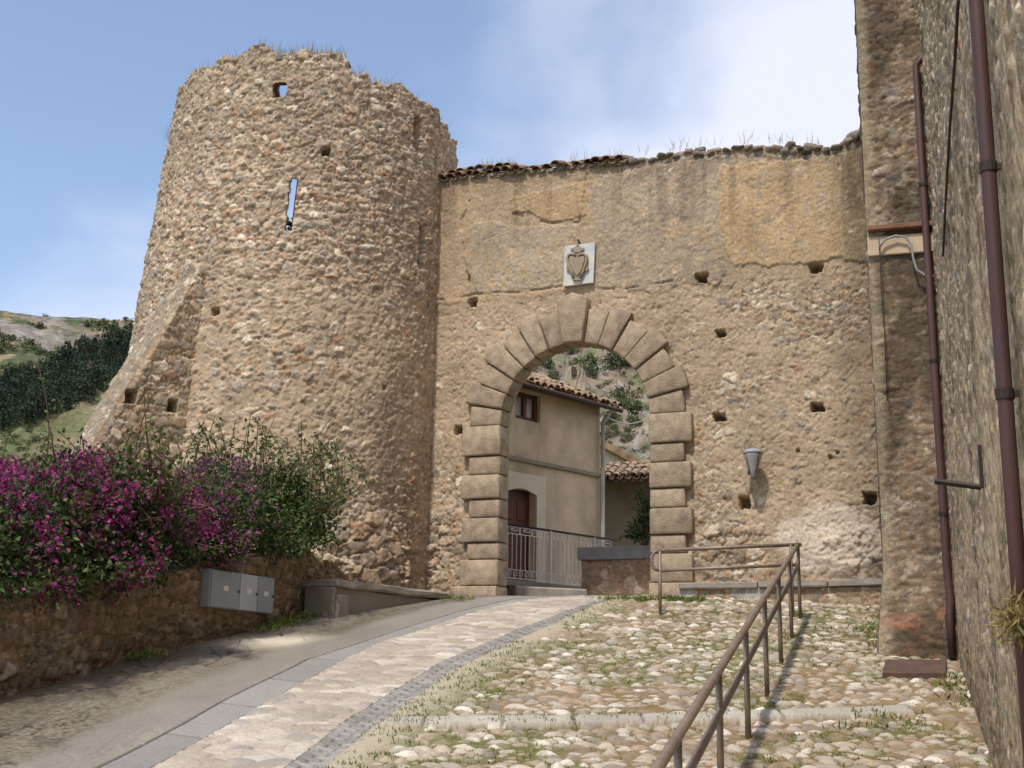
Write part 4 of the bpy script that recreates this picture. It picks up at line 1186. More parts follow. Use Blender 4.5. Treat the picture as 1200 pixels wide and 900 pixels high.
# door
mb = MB(); fw_ = .28
mb.box(hpt(ds[1] + fw_ / 2 , (dz1[0] + dz1[1]) / 2, .015), (hd, hn, Z), (fw_ / 2, .03, (dz1[1] - dz1[0]) / 2))
mb.box(hpt(ds[0] - fw_ / 2, (dz1[0] + dz1[1]) / 2, .015), (hd, hn, Z), (fw_ / 2, .03, (dz1[1] - dz1[0]) / 2))
arcp = [(ds[0] - fw_, dz1[1] + .32), (ds[0] - fw_, dz1[1]), (ds[0], dz1[1] - .10)]
for k in range(1, 6):
    f_ = k / 6; arcp.append((ds[0] + (ds[1] - ds[0]) * f_, dz1[1] - .10 + .10 * math.sin(math.pi * f_)))
arcp += [(ds[1], dz1[1] - .10), (ds[1] + fw_, dz1[1]), (ds[1] + fw_, dz1[1] + .32)]
mb.prism([hpt(a, b, -.012) for a, b in arcp], hn * .06)
door = MB(); door.box(hpt((ds[0] + ds[1]) / 2, (dz1[0] + dz1[1]) / 2, -.2), (hd, hn, Z), ((ds[1] - ds[0]) / 2, .03, (dz1[1] - dz1[0]) / 2))
for a in (.27, .73):
    for b in (.22, .5, .78):
        door.box(hpt(ds[0] + (ds[1] - ds[0]) * a, dz1[0] + (dz1[1] - dz1[0]) * b, -.168), (hd, hn, Z), (.14, .012, .2))
do = door.build('door', M_WOOD, house, bevel=.006); mb.build('door_surround', M_CREAM, do)
# window
wn_ = MB(); s0_, s1_ = ws; za, zb2 = wz1[1], wz1[0]
for a in (s0_ + .05, (s0_ + s1_) / 2, s1_ - .05): wn_.box(hpt(a, (za + zb2) / 2, -.12), (hd, hn, Z), (.05, .035, (zb2 - za) / 2))
for b in (za + .045, zb2 - .045): wn_.box(hpt((s0_ + s1_) / 2, b, -.121), (hd, hn, Z), ((s1_ - s0_) / 2, .03, .045))
wo_ = wn_.build('window', M_WOOD, house); mb = MB(); mb.box(hpt((s0_ + s1_) / 2, (za + zb2) / 2, -.145), (hd, hn, Z), ((s1_ - s0_) / 2, .006, (zb2 - za) / 2)); mb.build('pane', M_GLASSY, wo_)
# roof with eave
def roof(sL, sRr, ez_, hptf, parent, depth, over, pitch=.42, seed=1, r=.085, name='roof', step=.2):
    rnd = random.Random(seed); ax = np.array(hptf(0, 0, -1) - hptf(0, 0, 0)) + Z * pitch; ax /= np.linalg.norm(ax)
    rt_ = hptf(1, 0, 0) - hptf(0, 0, 0); up_ = np.cross(rt_, ax); up_ = up_ if up_[2] > 0 else -up_
    mb = MB()
    s_ = sL
    while s_ < sRr:
        for kk in range(int(depth / .36)):
            mb_o = hptf(s_ + rnd.uniform(-.02, .02), ez_ + .07, over) + ax * (kk * .36 + rnd.uniform(-.05, .03)) + up_ * (.008 * (kk % 2) + rnd.uniform(-.01, .02))
            ax2 = ax + rt_ * rnd.uniform(-.06, .06); ax2 /= np.linalg.norm(ax2)
            tiles(mb, mb_o, rt_, ax2, up_, r * rnd.uniform(.92, 1.08), .44)
        tiles(mb, hptf(s_ + step / 2, ez_ + .055, over), rt_, ax, up_, r * .95, depth, invert=True, taper=1.0)
        s_ += step
    o = mb.build(name, M_HTILE, parent)
    mb = MB()
    mb.prism([hptf(sL - .03, ez_ - .06, over - .05), hptf(sL - .03, ez_ + .02, over - .05), hptf(sL - .03, ez_ + .02 + pitch * (depth), over - depth * .95), hptf(sL - .03, ez_ - .06 + pitch * (depth), over - depth * .95)], rt_ * (sRr - sL + .06))
    mb.build('eave_board', M_EAVE, o)
    return o
roof(-4.4, hs(eR), ez, hpt, house, 2.6, .34, seed=3)
mb = MB(); mb.tube([hpt(-4.4, ez - .02, .40), hpt(hs(eR), ez - .06, .40)], .05, 8); mb.build('gutter', M_EAVE, house, smooth=True)
mb = MB(); mb.tube([hpt(sR - .02, ez - .12, .3), hpt(sR - .02, ez - .35, .10), hpt(sR - .02, 5, .09), hpt(sR - .02, 3.2, .09)], .05, 10); mb.build('drainpipe', M_GREYPIPE, house, smooth=True)

# terrace slab under the railing, railing
RP = HP + hn * 1.15
def rp(px, py): return at_plane(px, py, RP, hn)
ra, rb_ = rp(593, 612), rp(722, 633)
rs0, rs1 = float(np.dot(ra - RP, hd)), float(np.dot(rb_ - RP, hd))
rzb, rzt = rp(640, 682)[2], rp(640, 621)[2]
def rpt(s_, z_, o=0.0): return RP + hd * s_ + hn * o + Z * z_
plat = MB(); plat.box(rpt((rs0 + rs1) / 2, rzb - .09, -.6), (hd, hn, Z), ((rs1 - rs0) / 2 + .3, .72, .06)); 
plat.box(rpt((rs0 + rs1) / 2, rzb - .55, -.65), (hd, hn, Z), ((rs1 - rs0) / 2 + .25, .6, .40)); tag(plat.build('doorstep_platform', M_PLASTER2, None, bevel=.015, origin=rpt(0, 2.9)), 'concrete landing in front of the house door, under the white railing', 'landing')
rail = thing('iron_railing', 'white wrought iron railing with scrolls in front of the house door', 'railing', rpt(0, rzb))
mb = MB(); mb.tube([rpt(rs0, rzt), rpt(rs1, rzt)], .022, 8); mb.build('top_rail', M_DARK, rail, smooth=True)
mb = MB(); mb.box(rpt((rs0 + rs1) / 2, rzt - .16), (hd, hn, Z), ((rs1 - rs0) / 2, .008, .008)); mb.build('upper_bar', M_WHITE, rail)
mb = MB(); mb.box(rpt((rs0 + rs1) / 2, rzb + .17), (hd, hn, Z), ((rs1 - rs0) / 2, .008, .008)); mb.box(rpt((rs0 + rs1) / 2, rzb + .01), (hd, hn, Z), ((rs1 - rs0) / 2, .01, .01)); mb.build('lower_bar', M_WHITE, rail)
k = 0; s_ = rs0 + .06
while s_ < rs1:
    post = abs(((s_ - rs0) % 1.55) - .06) < .05 or (1.62 < s_ - rs0 < 1.72)
    mb = MB()
    if k % 11 == 10: mb.box(rpt(s_, (rzb + rzt) / 2 - .02), (hd, hn, Z), (.026, .018, (rzt - rzb) / 2 + .02)); nm = 'post'
    else: mb.tube([rpt(s_, rzb + .17), rpt(s_, rzt - .16)], .0105, 6); nm = 'baluster'
    mb.build(nm, M_WHITE, rail); s_ += .125; k += 1
s_ = rs0 + .12
while s_ < rs1 - .1:
    mb = MB(); c0 = (s_, rzb + .095)
    mb.tube([rpt(c0[0] + (.018 + .052 * t) * math.cos(t * 9 + 2), c0[1] + (.018 + .052 * t) * math.sin(t * 9 + 2)) for t in np.linspace(0, 1, 22)], .009, 5)
    mb.build('scroll', M_WHITE, rail); s_ += .165
s_ = rs0 + .05
while s_ < rs1 - .3:
    mb = MB()
    if int((s_ - rs0) / .36) % 4 == 3:
        for sg in (-1, 1):
            mb = MB(); mb.tube([rpt(s_ + .17 + sg * (.085 + (.012 + .055 * t) * math.cos(t * 8)), rzt - .085 + (.012 + .055 * t) * math.sin(t * 8)) for t in np.linspace(0, 1, 20)], .009, 5)
            mb.build('scroll', M_WHITE, rail)
    else:
        pts = [(0, -.15), (0, -.03), (.27, -.03), (.27, -.10), (.09, -.10), (.09, -.065), (.20, -.065)]
        for p_, q_ in zip(pts[:-1], pts[1:]): mb.tube([rpt(s_ + p_[0], rzt + p_[1]), rpt(s_ + q_[0], rzt + q_[1])], .010, 5)
        mb.tube([rpt(s_ + .33, rzt - .16), rpt(s_ + .33, rzt)], .010, 5)
        mb.build('fret', M_WHITE, rail)
    s_ += .36
# curb stone at the foot of the landing
kb_ = at_y(600, 694, 23.6); kc = at_y(684, 698, 24.0)
mb = MB(); kd = (kc - kb_); kl = np.linalg.norm(kd); kd /= kl
mb.box((kb_ + kc) / 2 + Z * -.02, (kd, np.cross(Z, kd), Z), (kl / 2, .2, .13)); tag(mb.build('kerb_stone', M_SLAB, None, bevel=.03, rough=.006, origin=(kb_ + kc) / 2), 'long grey kerb stone at the foot of the landing just inside the arch', 'kerb')

# parapet with grey coping
PA = at_y(682, 690, 24.4); PB = at_y(775, 692, 24.4 - .445 * 1.45)
par = thing('parapet', 'low stone parapet with dark grey coping inside the right side of the arch', 'wall', [*PA[:2], 3.1])
pd_ = PB - PA; pd_[2] = 0; plen = np.linalg.norm(pd_); pd_ /= plen; pn_ = np.array([pd_[1], -pd_[0], 0])
zc0, zc1 = at_y(690, 657, 24.4)[2], at_y(690, 642, 24.4)[2]
aa = np.linspace(0, plen + .8, 110); zz = np.linspace(2.6, zc0, 60); A, B_ = np.meshgrid(aa, zz, indexing='ij')
hh, cl, _ = masonry(A, B_, np.clip(.65 + .4 * (fbm(A * 2, B_ * 2, 950, 3) - .5), 0, 1), 951, big=(.2, .15), small=(.11, .09), amp=.03, rust=.08, mort=lin(140, 118, 94), sgain=.8)
P0 = np.array([PA[0], PA[1], 0])
O = P0 + A[..., None] * pd_ + B_[..., None] * Z + hh[..., None] * pn_; I = P0 + A[..., None] * pd_ + B_[..., None] * Z - .35 * pn_
vv, qq = solid_grid(O, I, np.ones((109, 59), bool)); mesh_np('stonework', vv, qq, M_RUBBLE, par, np.concatenate([cl.reshape(-1, 3)] * 2))
mb = MB(); mb.box(P0 + pd_ * (plen / 2 + .38) - pn_ * .16 + Z * (zc0 + zc1) / 2, (pd_, pn_, Z), (plen / 2 + .45, .26, (zc1 - zc0) / 2)); mb.build('coping', M_COPE, par, bevel=.025, rough=.004)

# lower shaded house beyond, tiled roof
LY = 31.0
la = at_y(700, 545, LY); lb = at_y(790, 556, LY - .4)
ld = lb - la; ld[2] = 0; ll = np.linalg.norm(ld); ld /= ll; lnn = np.array([ld[1], -ld[0], 0]); lnn = lnn if lnn[1] < 0 else -lnn
low = thing('outbuilding', 'low shaded outbuilding with a deep tiled eave beyond the beige house', 'house', [la[0], la[1], 3.1])
lz = at_y(735, 566, LY)[2]
def lpt(s_, z_, o=0.0): return np.array([la[0], la[1], 0]) + ld * s_ + lnn * (o - .6) + Z * z_
mb = MB(); mb.box(lpt(ll / 2, (lz + 2.85) / 2, -2), (ld, lnn, Z), (ll / 2 + .6, 2.0, (lz - 2.15) / 2)); mb.build('wall', M_PLASTER2, low)
roof(-.3, ll + .6, lz + .02, lpt, low, 2.2, 1.0, pitch=.30, seed=8, r=.09)
# distant house with a brown verge
fy = 42.0
fa, fb = at_y(695, 519, fy), at_y(790, 571, fy)
far = thing('cream_house', 'distant cream house with a sloping brown roof edge below the hillside', 'house', [fa[0], fa[1], 3])
mb = MB(); mb.prism([[fa[0] - 3, fy, 2.5], [fb[0], fy, 2.5], fb, fa, [fa[0] - 3, fy, fa[2] - .2]], [0, 5, 0]); mb.build('wall', M_CREAM, far)
mb = MB(); vd = fb - fa; vl = np.linalg.norm(vd); vd /= vl; mb.box((fa + fb) / 2 + np.array([0, 2.4, .1]), (vd, np.array([0, 1, 0]), np.cross(vd, [0, 1, 0])), (vl / 2 + .3, 2.75, .11)); mb.build('roof', M_TILE, far)
wp_ = at_y(719, 562, fy); mb = MB(); mb.box(wp_ + np.array([0, 0, 0.0]), (np.array([1, 0, 0]), np.array([0, 1, 0]), Z), (.14, .04, .2)); mb.build('window', M_EAVE, far)

# overhead cable with its insulator bracket
mb = MB()
ca, cb0 = hp(700, 483, .12), at_y(775, 477, 33.)
mb.tube([ca * (1 - t) + cb0 * t - Z * .35 * math.sin(math.pi * t) for t in np.linspace(0, 1, 14)], .014, 5)
cab = mb.build('overhead_cable', M_CABLE, None, origin=ca); tag(cab, 'thin pale overhead cable running from the house corner across the arch opening', 'cable')

# ================================================================== RUIN ON THE HILL, HILL VEGETATION
rh = hill_hit(674, 462)
if rh is not None:
    rr0 = math.hypot(rh[0], rh[1]); sc_ = rr0 / F
    mb = MB(); ht = 34 * sc_; wd = 12 * sc_
    vs = []
    P8 = []
    for zf, wf in ((-.4, 1.25), (.4, 1.0), (.85, .9)):
        for k in range(10):
            a = k / 10 * 2 * math.pi; P8.append(rh + np.array([wd * wf * math.cos(a), wd * wf * math.sin(a), ht * (zf + (.18 * ((k * 7) % 3) / 2 if zf > .8 else 0))]))
    fs = [(r_ * 10 + k, r_ * 10 + (k + 1) % 10, (r_ + 1) * 10 + (k + 1) % 10, (r_ + 1) * 10 + k) for r_ in range(2) for k in range(10)] + [tuple(range(20, 30))]
    mb.add(P8, fs)
    ruin = thing('ruined_watchtower', 'small ruined stone watchtower on the hillside above the tiled house roof', 'tower', rh)
    mb.build('tower_body', mat('pale_ruin', lin(160, 146, 122), scale=.8, var=.25, bump=.6, dist=.2), ruin, sub=1, rough=.12)
    mb = MB(); mb.box(rh + np.array([-wd * .2, -wd * .93, ht * .72]), (np.array([1, 0, 0]), np.array([0, 1, 0]), Z), (wd * .22, .25, ht * .16)); mb.build('window', M_EAVE, ruin)

FARG = np.array([lin(70, 82, 52), lin(82, 92, 58), lin(60, 73, 48), lin(94, 100, 68)])
def clump_cards(center, rad, n, seed, cols, leaf):
    r = np.random.default_rng(seed)
    d = r.normal(size=(n, 3)); d /= np.linalg.norm(d, axis=1, keepdims=True)
    lob = 1 + .35 * np.sin(d @ r.normal(size=3) * 3 + r.uniform(0, 6)) + .2 * np.sin(d @ r.normal(size=3) * 6)
    q = r.uniform(.35, 1, n) ** .5
    P = np.asarray(center) + d * (q * lob)[:, None] * np.asarray(rad)
    D = d * .6 + r.normal(size=(n, 3)) * .8
    Cc = cols[r.integers(0, len(cols), n)] * r.uniform(.7, 1.3, (n, 1))
    return P, D, np.full(n, leaf) * r.uniform(.6, 1.4, n), np.full(n, leaf * .7), Cc
# bushes seen through the arch, each its own
bush_px = [(668, 409, 13, 'large round green bush at the hillside top right under the crown of the arch'),
           (690, 425, 16, 'broad green bush just above the ruined watchtower'), (694, 437, 9, 'small dark bush right of the ruined watchtower'),
           (722, 422, 17, 'big loose bush high on the hillside, right of the one above the ruin'), (737, 425, 11, 'dark bush high against the right haunch of the arch'),
           (728, 460, 13, 'green bush at mid slope, over the corner of the house roof'), (730, 472, 9, 'small bush touching the lower side of the mid slope one'),
           (717, 488, 11, 'rounded bush beside the house eave at the pale cable'), (717, 505, 9, 'low bush below the pale cable near the house drainpipe'),
           (745, 478, 13, 'bush next to the right jamb of the arch, above the pale cable'), (745, 495, 10, 'bush next to the right jamb of the arch, below the pale cable'),
           (736, 513, 9, 'lowest bush on the slope over the brown roof edge'), (640, 424, 13, 'olive bush at the left haunch of the arch above the house roof'),
           (648, 440, 10, 'pale bush directly above the tiled house roof on its left')]
for k, (px, py, rpx, lab) in enumerate(bush_px):
    p = hill_hit(px, py + rpx * .5)
    if p is None: continue
    sc_ = math.hypot(p[0], p[1]) / F; R_ = rpx * sc_
    R_ *= .8; P_, D_, L_, W_, C_ = clump_cards(p + Z * R_ * .5, (R_, R_, R_ * .8), 520, 1000 + k, FARG * random.uniform(.95, 1.3), R_ * .24)
    V_, Q_ = leaf_cards(P_, D_, L_, W_, 1100 + k)
    o = mesh_np('hillside_bush', V_, Q_, M_FAR, None, np.repeat(C_, 4, 0), smooth=False, origin=p)
    tag(o, lab, 'bush', 'bushes on the hillside seen through the arch')
# scrub over the rest of the slopes
Ps = []
r = np.random.default_rng(12)
for k in range(5200):
    if k % 6 == 0: px, py = r.uniform(-40, 200), r.uniform(372, 450)
    elif k % 6 < 4: px, py = r.uniform(-60, 300), r.uniform(370, 660)
    else: px, py = r.uniform(595, 775), r.uniform(385, 560)
    p = hill_hit(px, py)
    if p is None: continue
    if px > 300 and r.random() < .72: continue
    if px < 300 and vnoise(np.array([p[0] / 14.]), np.array([p[1] / 14.]), 91)[0] < (.45 if py > 440 else .42): continue
    d_ = math.hypot(p[0], p[1]); R_ = r.uniform(1.4, 4.5) * d_ / F
    Ps.append(clump_cards(p + Z * R_ * .4, (R_, R_, R_ * .75), 36, 2000 + k, FARG * r.uniform(.7, 1.2), R_ * .6))
o = stuff_leaves('hillside_scrub', *[np.concatenate([q[i] for q in Ps]) for i in range(5)], M_FAR, None, 9)
tag(o, 'dark green scrub dotted over the rocky hill slopes', 'scrub', kind='stuff')
# conifer wood on the left
Ps = []
poly = [(-30, 470), (0, 452), (50, 440), (85, 418), (130, 404), (230, 380), (260, 420), (150, 440), (110, 470), (70, 486), (30, 500), (-30, 515)]
from mathutils.geometry import intersect_point_line
def inpoly(x, y, P):
    ins = False; j = len(P) - 1
    for i in range(len(P)):
        if (P[i][1] > y) != (P[j][1] > y) and x < (P[j][0] - P[i][0]) * (y - P[i][1]) / (P[j][1] - P[i][1]) + P[i][0]: ins = not ins
        j = i
    return ins
cnt = 0
for k in range(3200):
    px, py = r.uniform(-30, 260), r.uniform(375, 520)
    if not inpoly(px, py, poly): continue
    p = hill_hit(px, py)
    if p is None: continue
    d_ = math.hypot(p[0], p[1]); hh_ = r.uniform(8, 25) * d_ / F; n = 120
    t = r.uniform(0, 1, n) ** .8; a = r.uniform(0, 6.28, n); rad = (1 - t) * hh_ * .17 + .1
    P_ = p + np.c_[rad * np.cos(a), rad * np.sin(a), t * hh_]
    D_ = np.c_[np.cos(a), np.sin(a), r.uniform(-.5, .2, n)]
    C_ = np.array([lin(50, 63, 50), lin(60, 73, 54), lin(42, 54, 45)])[r.integers(0, 3, n)] * r.uniform(.7, 1.25, (n, 1)) * r.uniform(.9, 2.2)
    Ps.append((P_, D_, np.full(n, hh_ * .11), np.full(n, hh_ * .07), C_)); cnt += 1
o = stuff_leaves('conifer_wood', *[np.concatenate([q[i] for q in Ps]) for i in range(5)], M_FAR, None, 10)
tag(o, 'dark conifer wood on the far left hillside below the rocky crest', 'wood', kind='stuff')
# ================================================================== PLAQUE
pu, pz_ = wuz(681, 312)
plq = thing('marble_plaque', 'white marble plaque with carved coat of arms above the keystone', 'plaque', wpt(pu, pz_, .09))
cor = [wuz(*p) for p in [(663, 338), (698, 333.5), (700, 286.5), (664.5, 291)]]
mb = MB(); mb.prism([wpt(a, b, .075) for a, b in cor], N * .05); mb.build('panel', M_MARBLE, plq, bevel=.008)
def pq(x, y):      # emblem drawing units: zoomed photo crop pixels
    return wuz(640 + x * 80 / 900, 270 + y * 80 / 900)
half_ = [(445, 345), (480, 352), (530, 330), (580, 350), (592, 400), (575, 480), (600, 540), (575, 570), (545, 560), (520, 620), (510, 660), (505, 690)]
oth = [(905 - x - 4, y) for x, y in half_[::-1]]
def poly_part(pts, z0, z1, name, m, parent, bev=.012):
    mb = MB(); mb.prism([wpt(*pq(x, y), z0) for x, y in pts], N * (z1 - z0)); return mb.build(name, m, parent, bevel=bev, segs=2)
sh = poly_part(half_ + oth, .12, .165, 'shield', M_EMBLEM, plq)
inner = [(452, 400), (500, 385), (545, 375), (555, 420), (530, 500), (500, 590), (452, 640), (404, 590), (374, 500), (350, 420), (358, 375), (404, 385)]
poly_part(inner, .16, .185, 'shield_boss', M_EMBLEM, sh)
for sg in (-1, 1):
    mb = MB(); mb.tube([wpt(*pq(452 + sg * x, y), .175) for x, y in [(15, 370), (50, 350), (95, 350), (125, 380), (125, 440), (105, 510), (75, 590), (40, 650)]], .022, 6); mb.build('scroll_border', M_EMBLEM, sh, smooth=True)
poly_part([(365, 300), (360, 260), (395, 265), (420, 240), (450, 255), (485, 240), (510, 265), (540, 260), (535, 300), (500, 300), (495, 330), (405, 330), (400, 300)], .12, .165, 'crown', M_EMBLEM, plq)
poly_part([(435, 245), (470, 245), (465, 190), (440, 190)], .12, .155, 'crest', M_EMBLEM, plq, .006)
mb = MB(); a, b = wuz(681, 287); mb.tube([wpt(a, b, .04), wpt(a, b + .06, .14), wpt(a, b - .02, .15)], .012, 6); mb.build('iron_clamp', M_DARK, plq)

# wall lamp
lu, lz_ = wuz(882.5, 535)
lamp = thing('wall_lamp', 'grey cone shaped lamp fixed to the wall right of the arch', 'lamp', wpt(lu, lz_, .1))
lc = at_plane(882.5, 541, W0 + N * .32, N)
mb = MB(); mb.lathe(lc, [(.02, -.27), (.045, -.24), (.085, -.11), (.125, .02), (.15, .10), (.153, .13)], 24); mb.build('shade', M_LAMP, lamp, smooth=True)
mb = MB(); mb.lathe(lc, [(.16, .128), (.155, .16), (.11, .20), (.04, .215)], 24); mb.build('cap', M_CAB, lamp, smooth=True)
mb = MB(); mb.tube([wpt(lu, lz_ - .2, .04), wpt(lu, lz_ - .3, .18), wpt(lu, lz_ - .34, .32), wpt(lu, lz_ - .26, .32)], .018, 8); mb.box(wpt(lu, lz_ - .2, .05), (U, N, Z), (.05, .02, .09)); mb.build('bracket', M_DARK, lamp, smooth=True)
mb = MB()
for k in range(4):
    a = k * math.pi / 2 + .5; mb.tube([lc + np.array([.153 * math.cos(a), .153 * math.sin(a), .13]), lc + np.array([.092 * math.cos(a), .092 * math.sin(a), -.11]), lc + np.array([.02 * math.cos(a), .02 * math.sin(a), -.28])], .007, 5)
mb.build('frame', M_DARK, lamp)

# ================================================================== BENCHES
mb = MB(); ba, bb = on_ground(391, 723), on_ground(524, 701)
d_ = bb - ba; d_[2] = 0; bl = np.linalg.norm(d_); d_ /= bl; nrm = np.array([d_[1], -d_[0], 0])
bench = thing('stone_bench', 'long grey stone bench at the foot of the tower, left of the arch', 'bench', ba)
ns_ = 8
for nm, (z0, z1), (o0, o1), m_ in (('seat', (.0, .11), (.04, -.55), M_SLAB), ('base', (-1.2, .0), (0, -.5), M_PLASTER2)):
    mb = MB(); vs = []; fs = []
    for i in range(ns_ + 1):
        t = i / ns_; p = ba + d_ * bl * t; zt = at_y(391, 680, ba[1])[2] * (1 - t) + (bb[2] + .06) * t - .09 + random.uniform(-.012, .012) - .05 * math.sin(math.pi * t) * 0
        for (o_, z_) in ((o0, z0), (o0, z1), (o1, z1), (o1, z0)): vs.append([p[0] + nrm[0] * o_, p[1] + nrm[1] * o_, zt + z_])
    for i in range(ns_):
        for k in range(4): fs.append((i * 4 + k, i * 4 + (k + 1) % 4, (i + 1) * 4 + (k + 1) % 4, (i + 1) * 4 + k))
    fs += [(0, 1, 2, 3), (ns_ * 4, ns_ * 4 + 3, ns_ * 4 + 2, ns_ * 4 + 1)]
    mb.add(vs, fs); mb.build(nm, m_, bench, bevel=.025, rough=.008)
mb = MB(); mb.box(ba + d_ * .16 + nrm * .02 + Z * .1, (d_, nrm, Z), (.13, .03, .2)); mb.build('end_stone', M_SLAB, bench, bevel=.02)

ua, ub = wuz(806, 690)[0], wuz(1042, 690)[0]
def bz_at(u_): return np.interp(u_, [ua, ub], [at_plane(806, 682, W0 + N * .55, N)[2], at_plane(1036, 679, W0 + N * .55, N)[2]])
b2 = thing('stone_ledge', 'low stone ledge with grey top slabs along the wall foot behind the handrail', 'bench', wpt((ua + ub) / 2, bz_at(0) - .4, .3))
mb = MB(); u_ = ua
while u_ < ub - .05:
    w = min(random.uniform(.7, 1.3), ub - u_); zz_ = bz_at(u_ + w / 2) + random.uniform(-.01, .01)
    mb.prism([wpt(u_ + .006, zz_ - .10, .56), wpt(u_ + w - .006, zz_ - .10, .56), wpt(u_ + w - .006, zz_, .56), wpt(u_ + .006, zz_, .56)], -N * .5); u_ += w
mb.build('top_slab', M_SLAB, b2, bevel=.02, rough=.006)
aa = np.linspace(ua, ub, 220); zz = np.linspace(2.0, 3.35, 60); A, B_ = np.meshgrid(aa, zz, indexing='ij')
B_ = 2.0 + (B_ - 2.0) / 1.35 * (bz_at(A) - .10 - 2.0)
hh, cl, _ = masonry(A, B_, np.clip(.6 + .5 * (fbm(A * 2, B_ * 2, 960, 3) - .5), 0, 1), 961, big=(.3, .16), small=(.14, .1), amp=.04, rust=.3, mort=lin(150, 132, 106))
bl_ = ((A > wuz(866, 700)[0]) & (A < wuz(905, 700)[0])) | ((A > wuz(806, 700)[0]) & (A < wuz(824, 700)[0]))
cl = np.where(bl_[..., None], lin(170, 164, 152) * (.8 + .4 * fbm(A * 6, B_ * 6, 962, 4))[..., None], cl); hh = np.where(bl_, .03, hh)
O = W0 + A[..., None] * U + B_[..., None] * Z + (hh + .47)[..., None] * N; I = W0 + A[..., None] * U + B_[..., None] * Z
vv, qq = solid_grid(O, I, np.ones((219, 59), bool)); mesh_np('base', vv, qq, M_RUBBLE, b2, np.concatenate([cl.reshape(-1, 3)] * 2))
# low step in front of the ledge
mb = MB(); sa, sb = wuz(806, 712)[0], wuz(885, 712)[0]
zst = at_plane(845, 712, W0 + N * .85, N)[2]
mb.box(wpt((sa + sb) / 2, zst - .15, .68), (U, N, Z), ((sb - sa) / 2, .18, .16)); tag(mb.build('step_stone', M_SLAB, None, bevel=.02, rough=.006, origin=wpt((sa + sb) / 2, zst - .15, .68)), 'flat grey step stone below the ledge at the right foot of the arch', 'step')

# ================================================================== HANDRAIL
hr_t = thing('handrail', 'weathered steel pipe handrail running down the cobbled ramp', 'handrail', on_ground(938, 724))
posts = [on_ground(*p) for p in [(773, 722), (938, 726), (929, 747), (916, 777), (899, 818), (877, 868)]]
dv = (posts[5] - posts[1]); dv[2] = 0; dl = np.linalg.norm(dv); dv /= dl
stp = (posts[5] - posts[1])[:2] / 4
posts = posts[:2] + [np.array([*(posts[1][:2] + stp * k), 0]) for k in (1, 2, 3, 4, 5, 6, 7)]
for p in posts: p[2] = prof(p[1])
pA, pB = posts[0], posts[1]
tA = at_y(773, 645, pA[1]); tB = at_y(939, 638, pB[1]); t5 = at_y(877, 736, posts[5][1])
HT = lambda p: tB[2] + (t5[2] - tB[2]) * (p[1] - pB[1]) / (posts[5][1] - pB[1])
top = [np.array([p[0], p[1], HT(p)]) for p in posts]; top[0] = tA
mb = MB()
for k, p in enumerate(posts):
    mb = MB(); t = top[k].copy(); b_ = np.array([t[0], t[1], prof(t[1]) - .08])
    mb.tube([b_, t], .024, 10); mb.build('post', M_IRON, hr_t, smooth=True)
extra = posts[1] + (posts[0] - posts[1]) / np.linalg.norm(posts[0] - posts[1]) * .10
mb = MB(); mb.tube([np.array([extra[0], extra[1], prof(extra[1]) - .08]), np.array([extra[0], extra[1], tB[2]])], .024, 10); mb.build('post', M_IRON, hr_t, smooth=True)
mb = MB(); mb.tube([tA - (tB - tA) / np.linalg.norm(tB - tA) * .02, tB], .026, 10); mb.tube(top[1:], .03, 12); mb.build('top_rail', M_IRON, hr_t, smooth=True)
lowr = [t - Z * .28 for t in top]
mb = MB(); mb.tube([lowr[0], lowr[1]], .024, 10); mb.tube(lowr[1:], .027, 12)
e_ = (tA - tB) / np.linalg.norm(tA - tB)
mb.tube([tA, tA + e_ * .07 - Z * .02, tA + e_ * .11 - Z * .08, tA + e_ * .11 - Z * .20, tA + e_ * .07 - Z * .26, tA - Z * .28], .024, 10); mb.build('middle_rail', M_IRON, hr_t, smooth=True)

# ================================================================== METER CABINETS
def retp(Y_, z_, o=0.0):
    x_ = np.interp(Y_, ryy, rx); nn = np.array([np.interp(Y_, ryy, rn[:, k]) for k in range(3)]); return np.array([x_, Y_, 0]) + nn * o + Z * z_
def ret_hit(px, py):
    d = ray(px, py)
    for t in np.linspace(9, 22, 4000):
        p = EYE + d * t
        if p[0] < np.interp(p[1], ryy, rx) + .05: return p
ca_, cb2 = ret_hit(239, 690), ret_hit(315, 700)
cd = cb2 - ca_; cd[2] = 0; clen = np.linalg.norm(cd); cd /= clen; cnn = np.array([cd[1], -cd[0], 0])
zt1, zb1 = at_plane(239, 666, ca_, cnn)[2], at_plane(237, 711, ca_, cnn)[2]
zt2, zb3 = at_plane(316, 678, ca_, cnn)[2], at_plane(314, 720, ca_, cnn)[2]
cabn = thing('meter_cabinet', 'grey three door utility meter cabinet set in the retaining wall', 'cabinet', [*ca_[:2], zb1])
def cpt(t, v, o):
    za = zb1 + (zb3 - zb1) * t; zc_ = zt1 + (zt2 - zt1) * t
    return np.array([ca_[0], ca_[1], 0]) + cd * clen * t + cnn * o + Z * (za + (zc_ - za) * v)
mb = MB(); mb.prism([cpt(0, 0, -.1), cpt(1, 0, -.1), cpt(1, 1, -.1), cpt(0, 1, -.1)], cnn * .17); mb.build('box', M_CAB, cabn, bevel=.006)
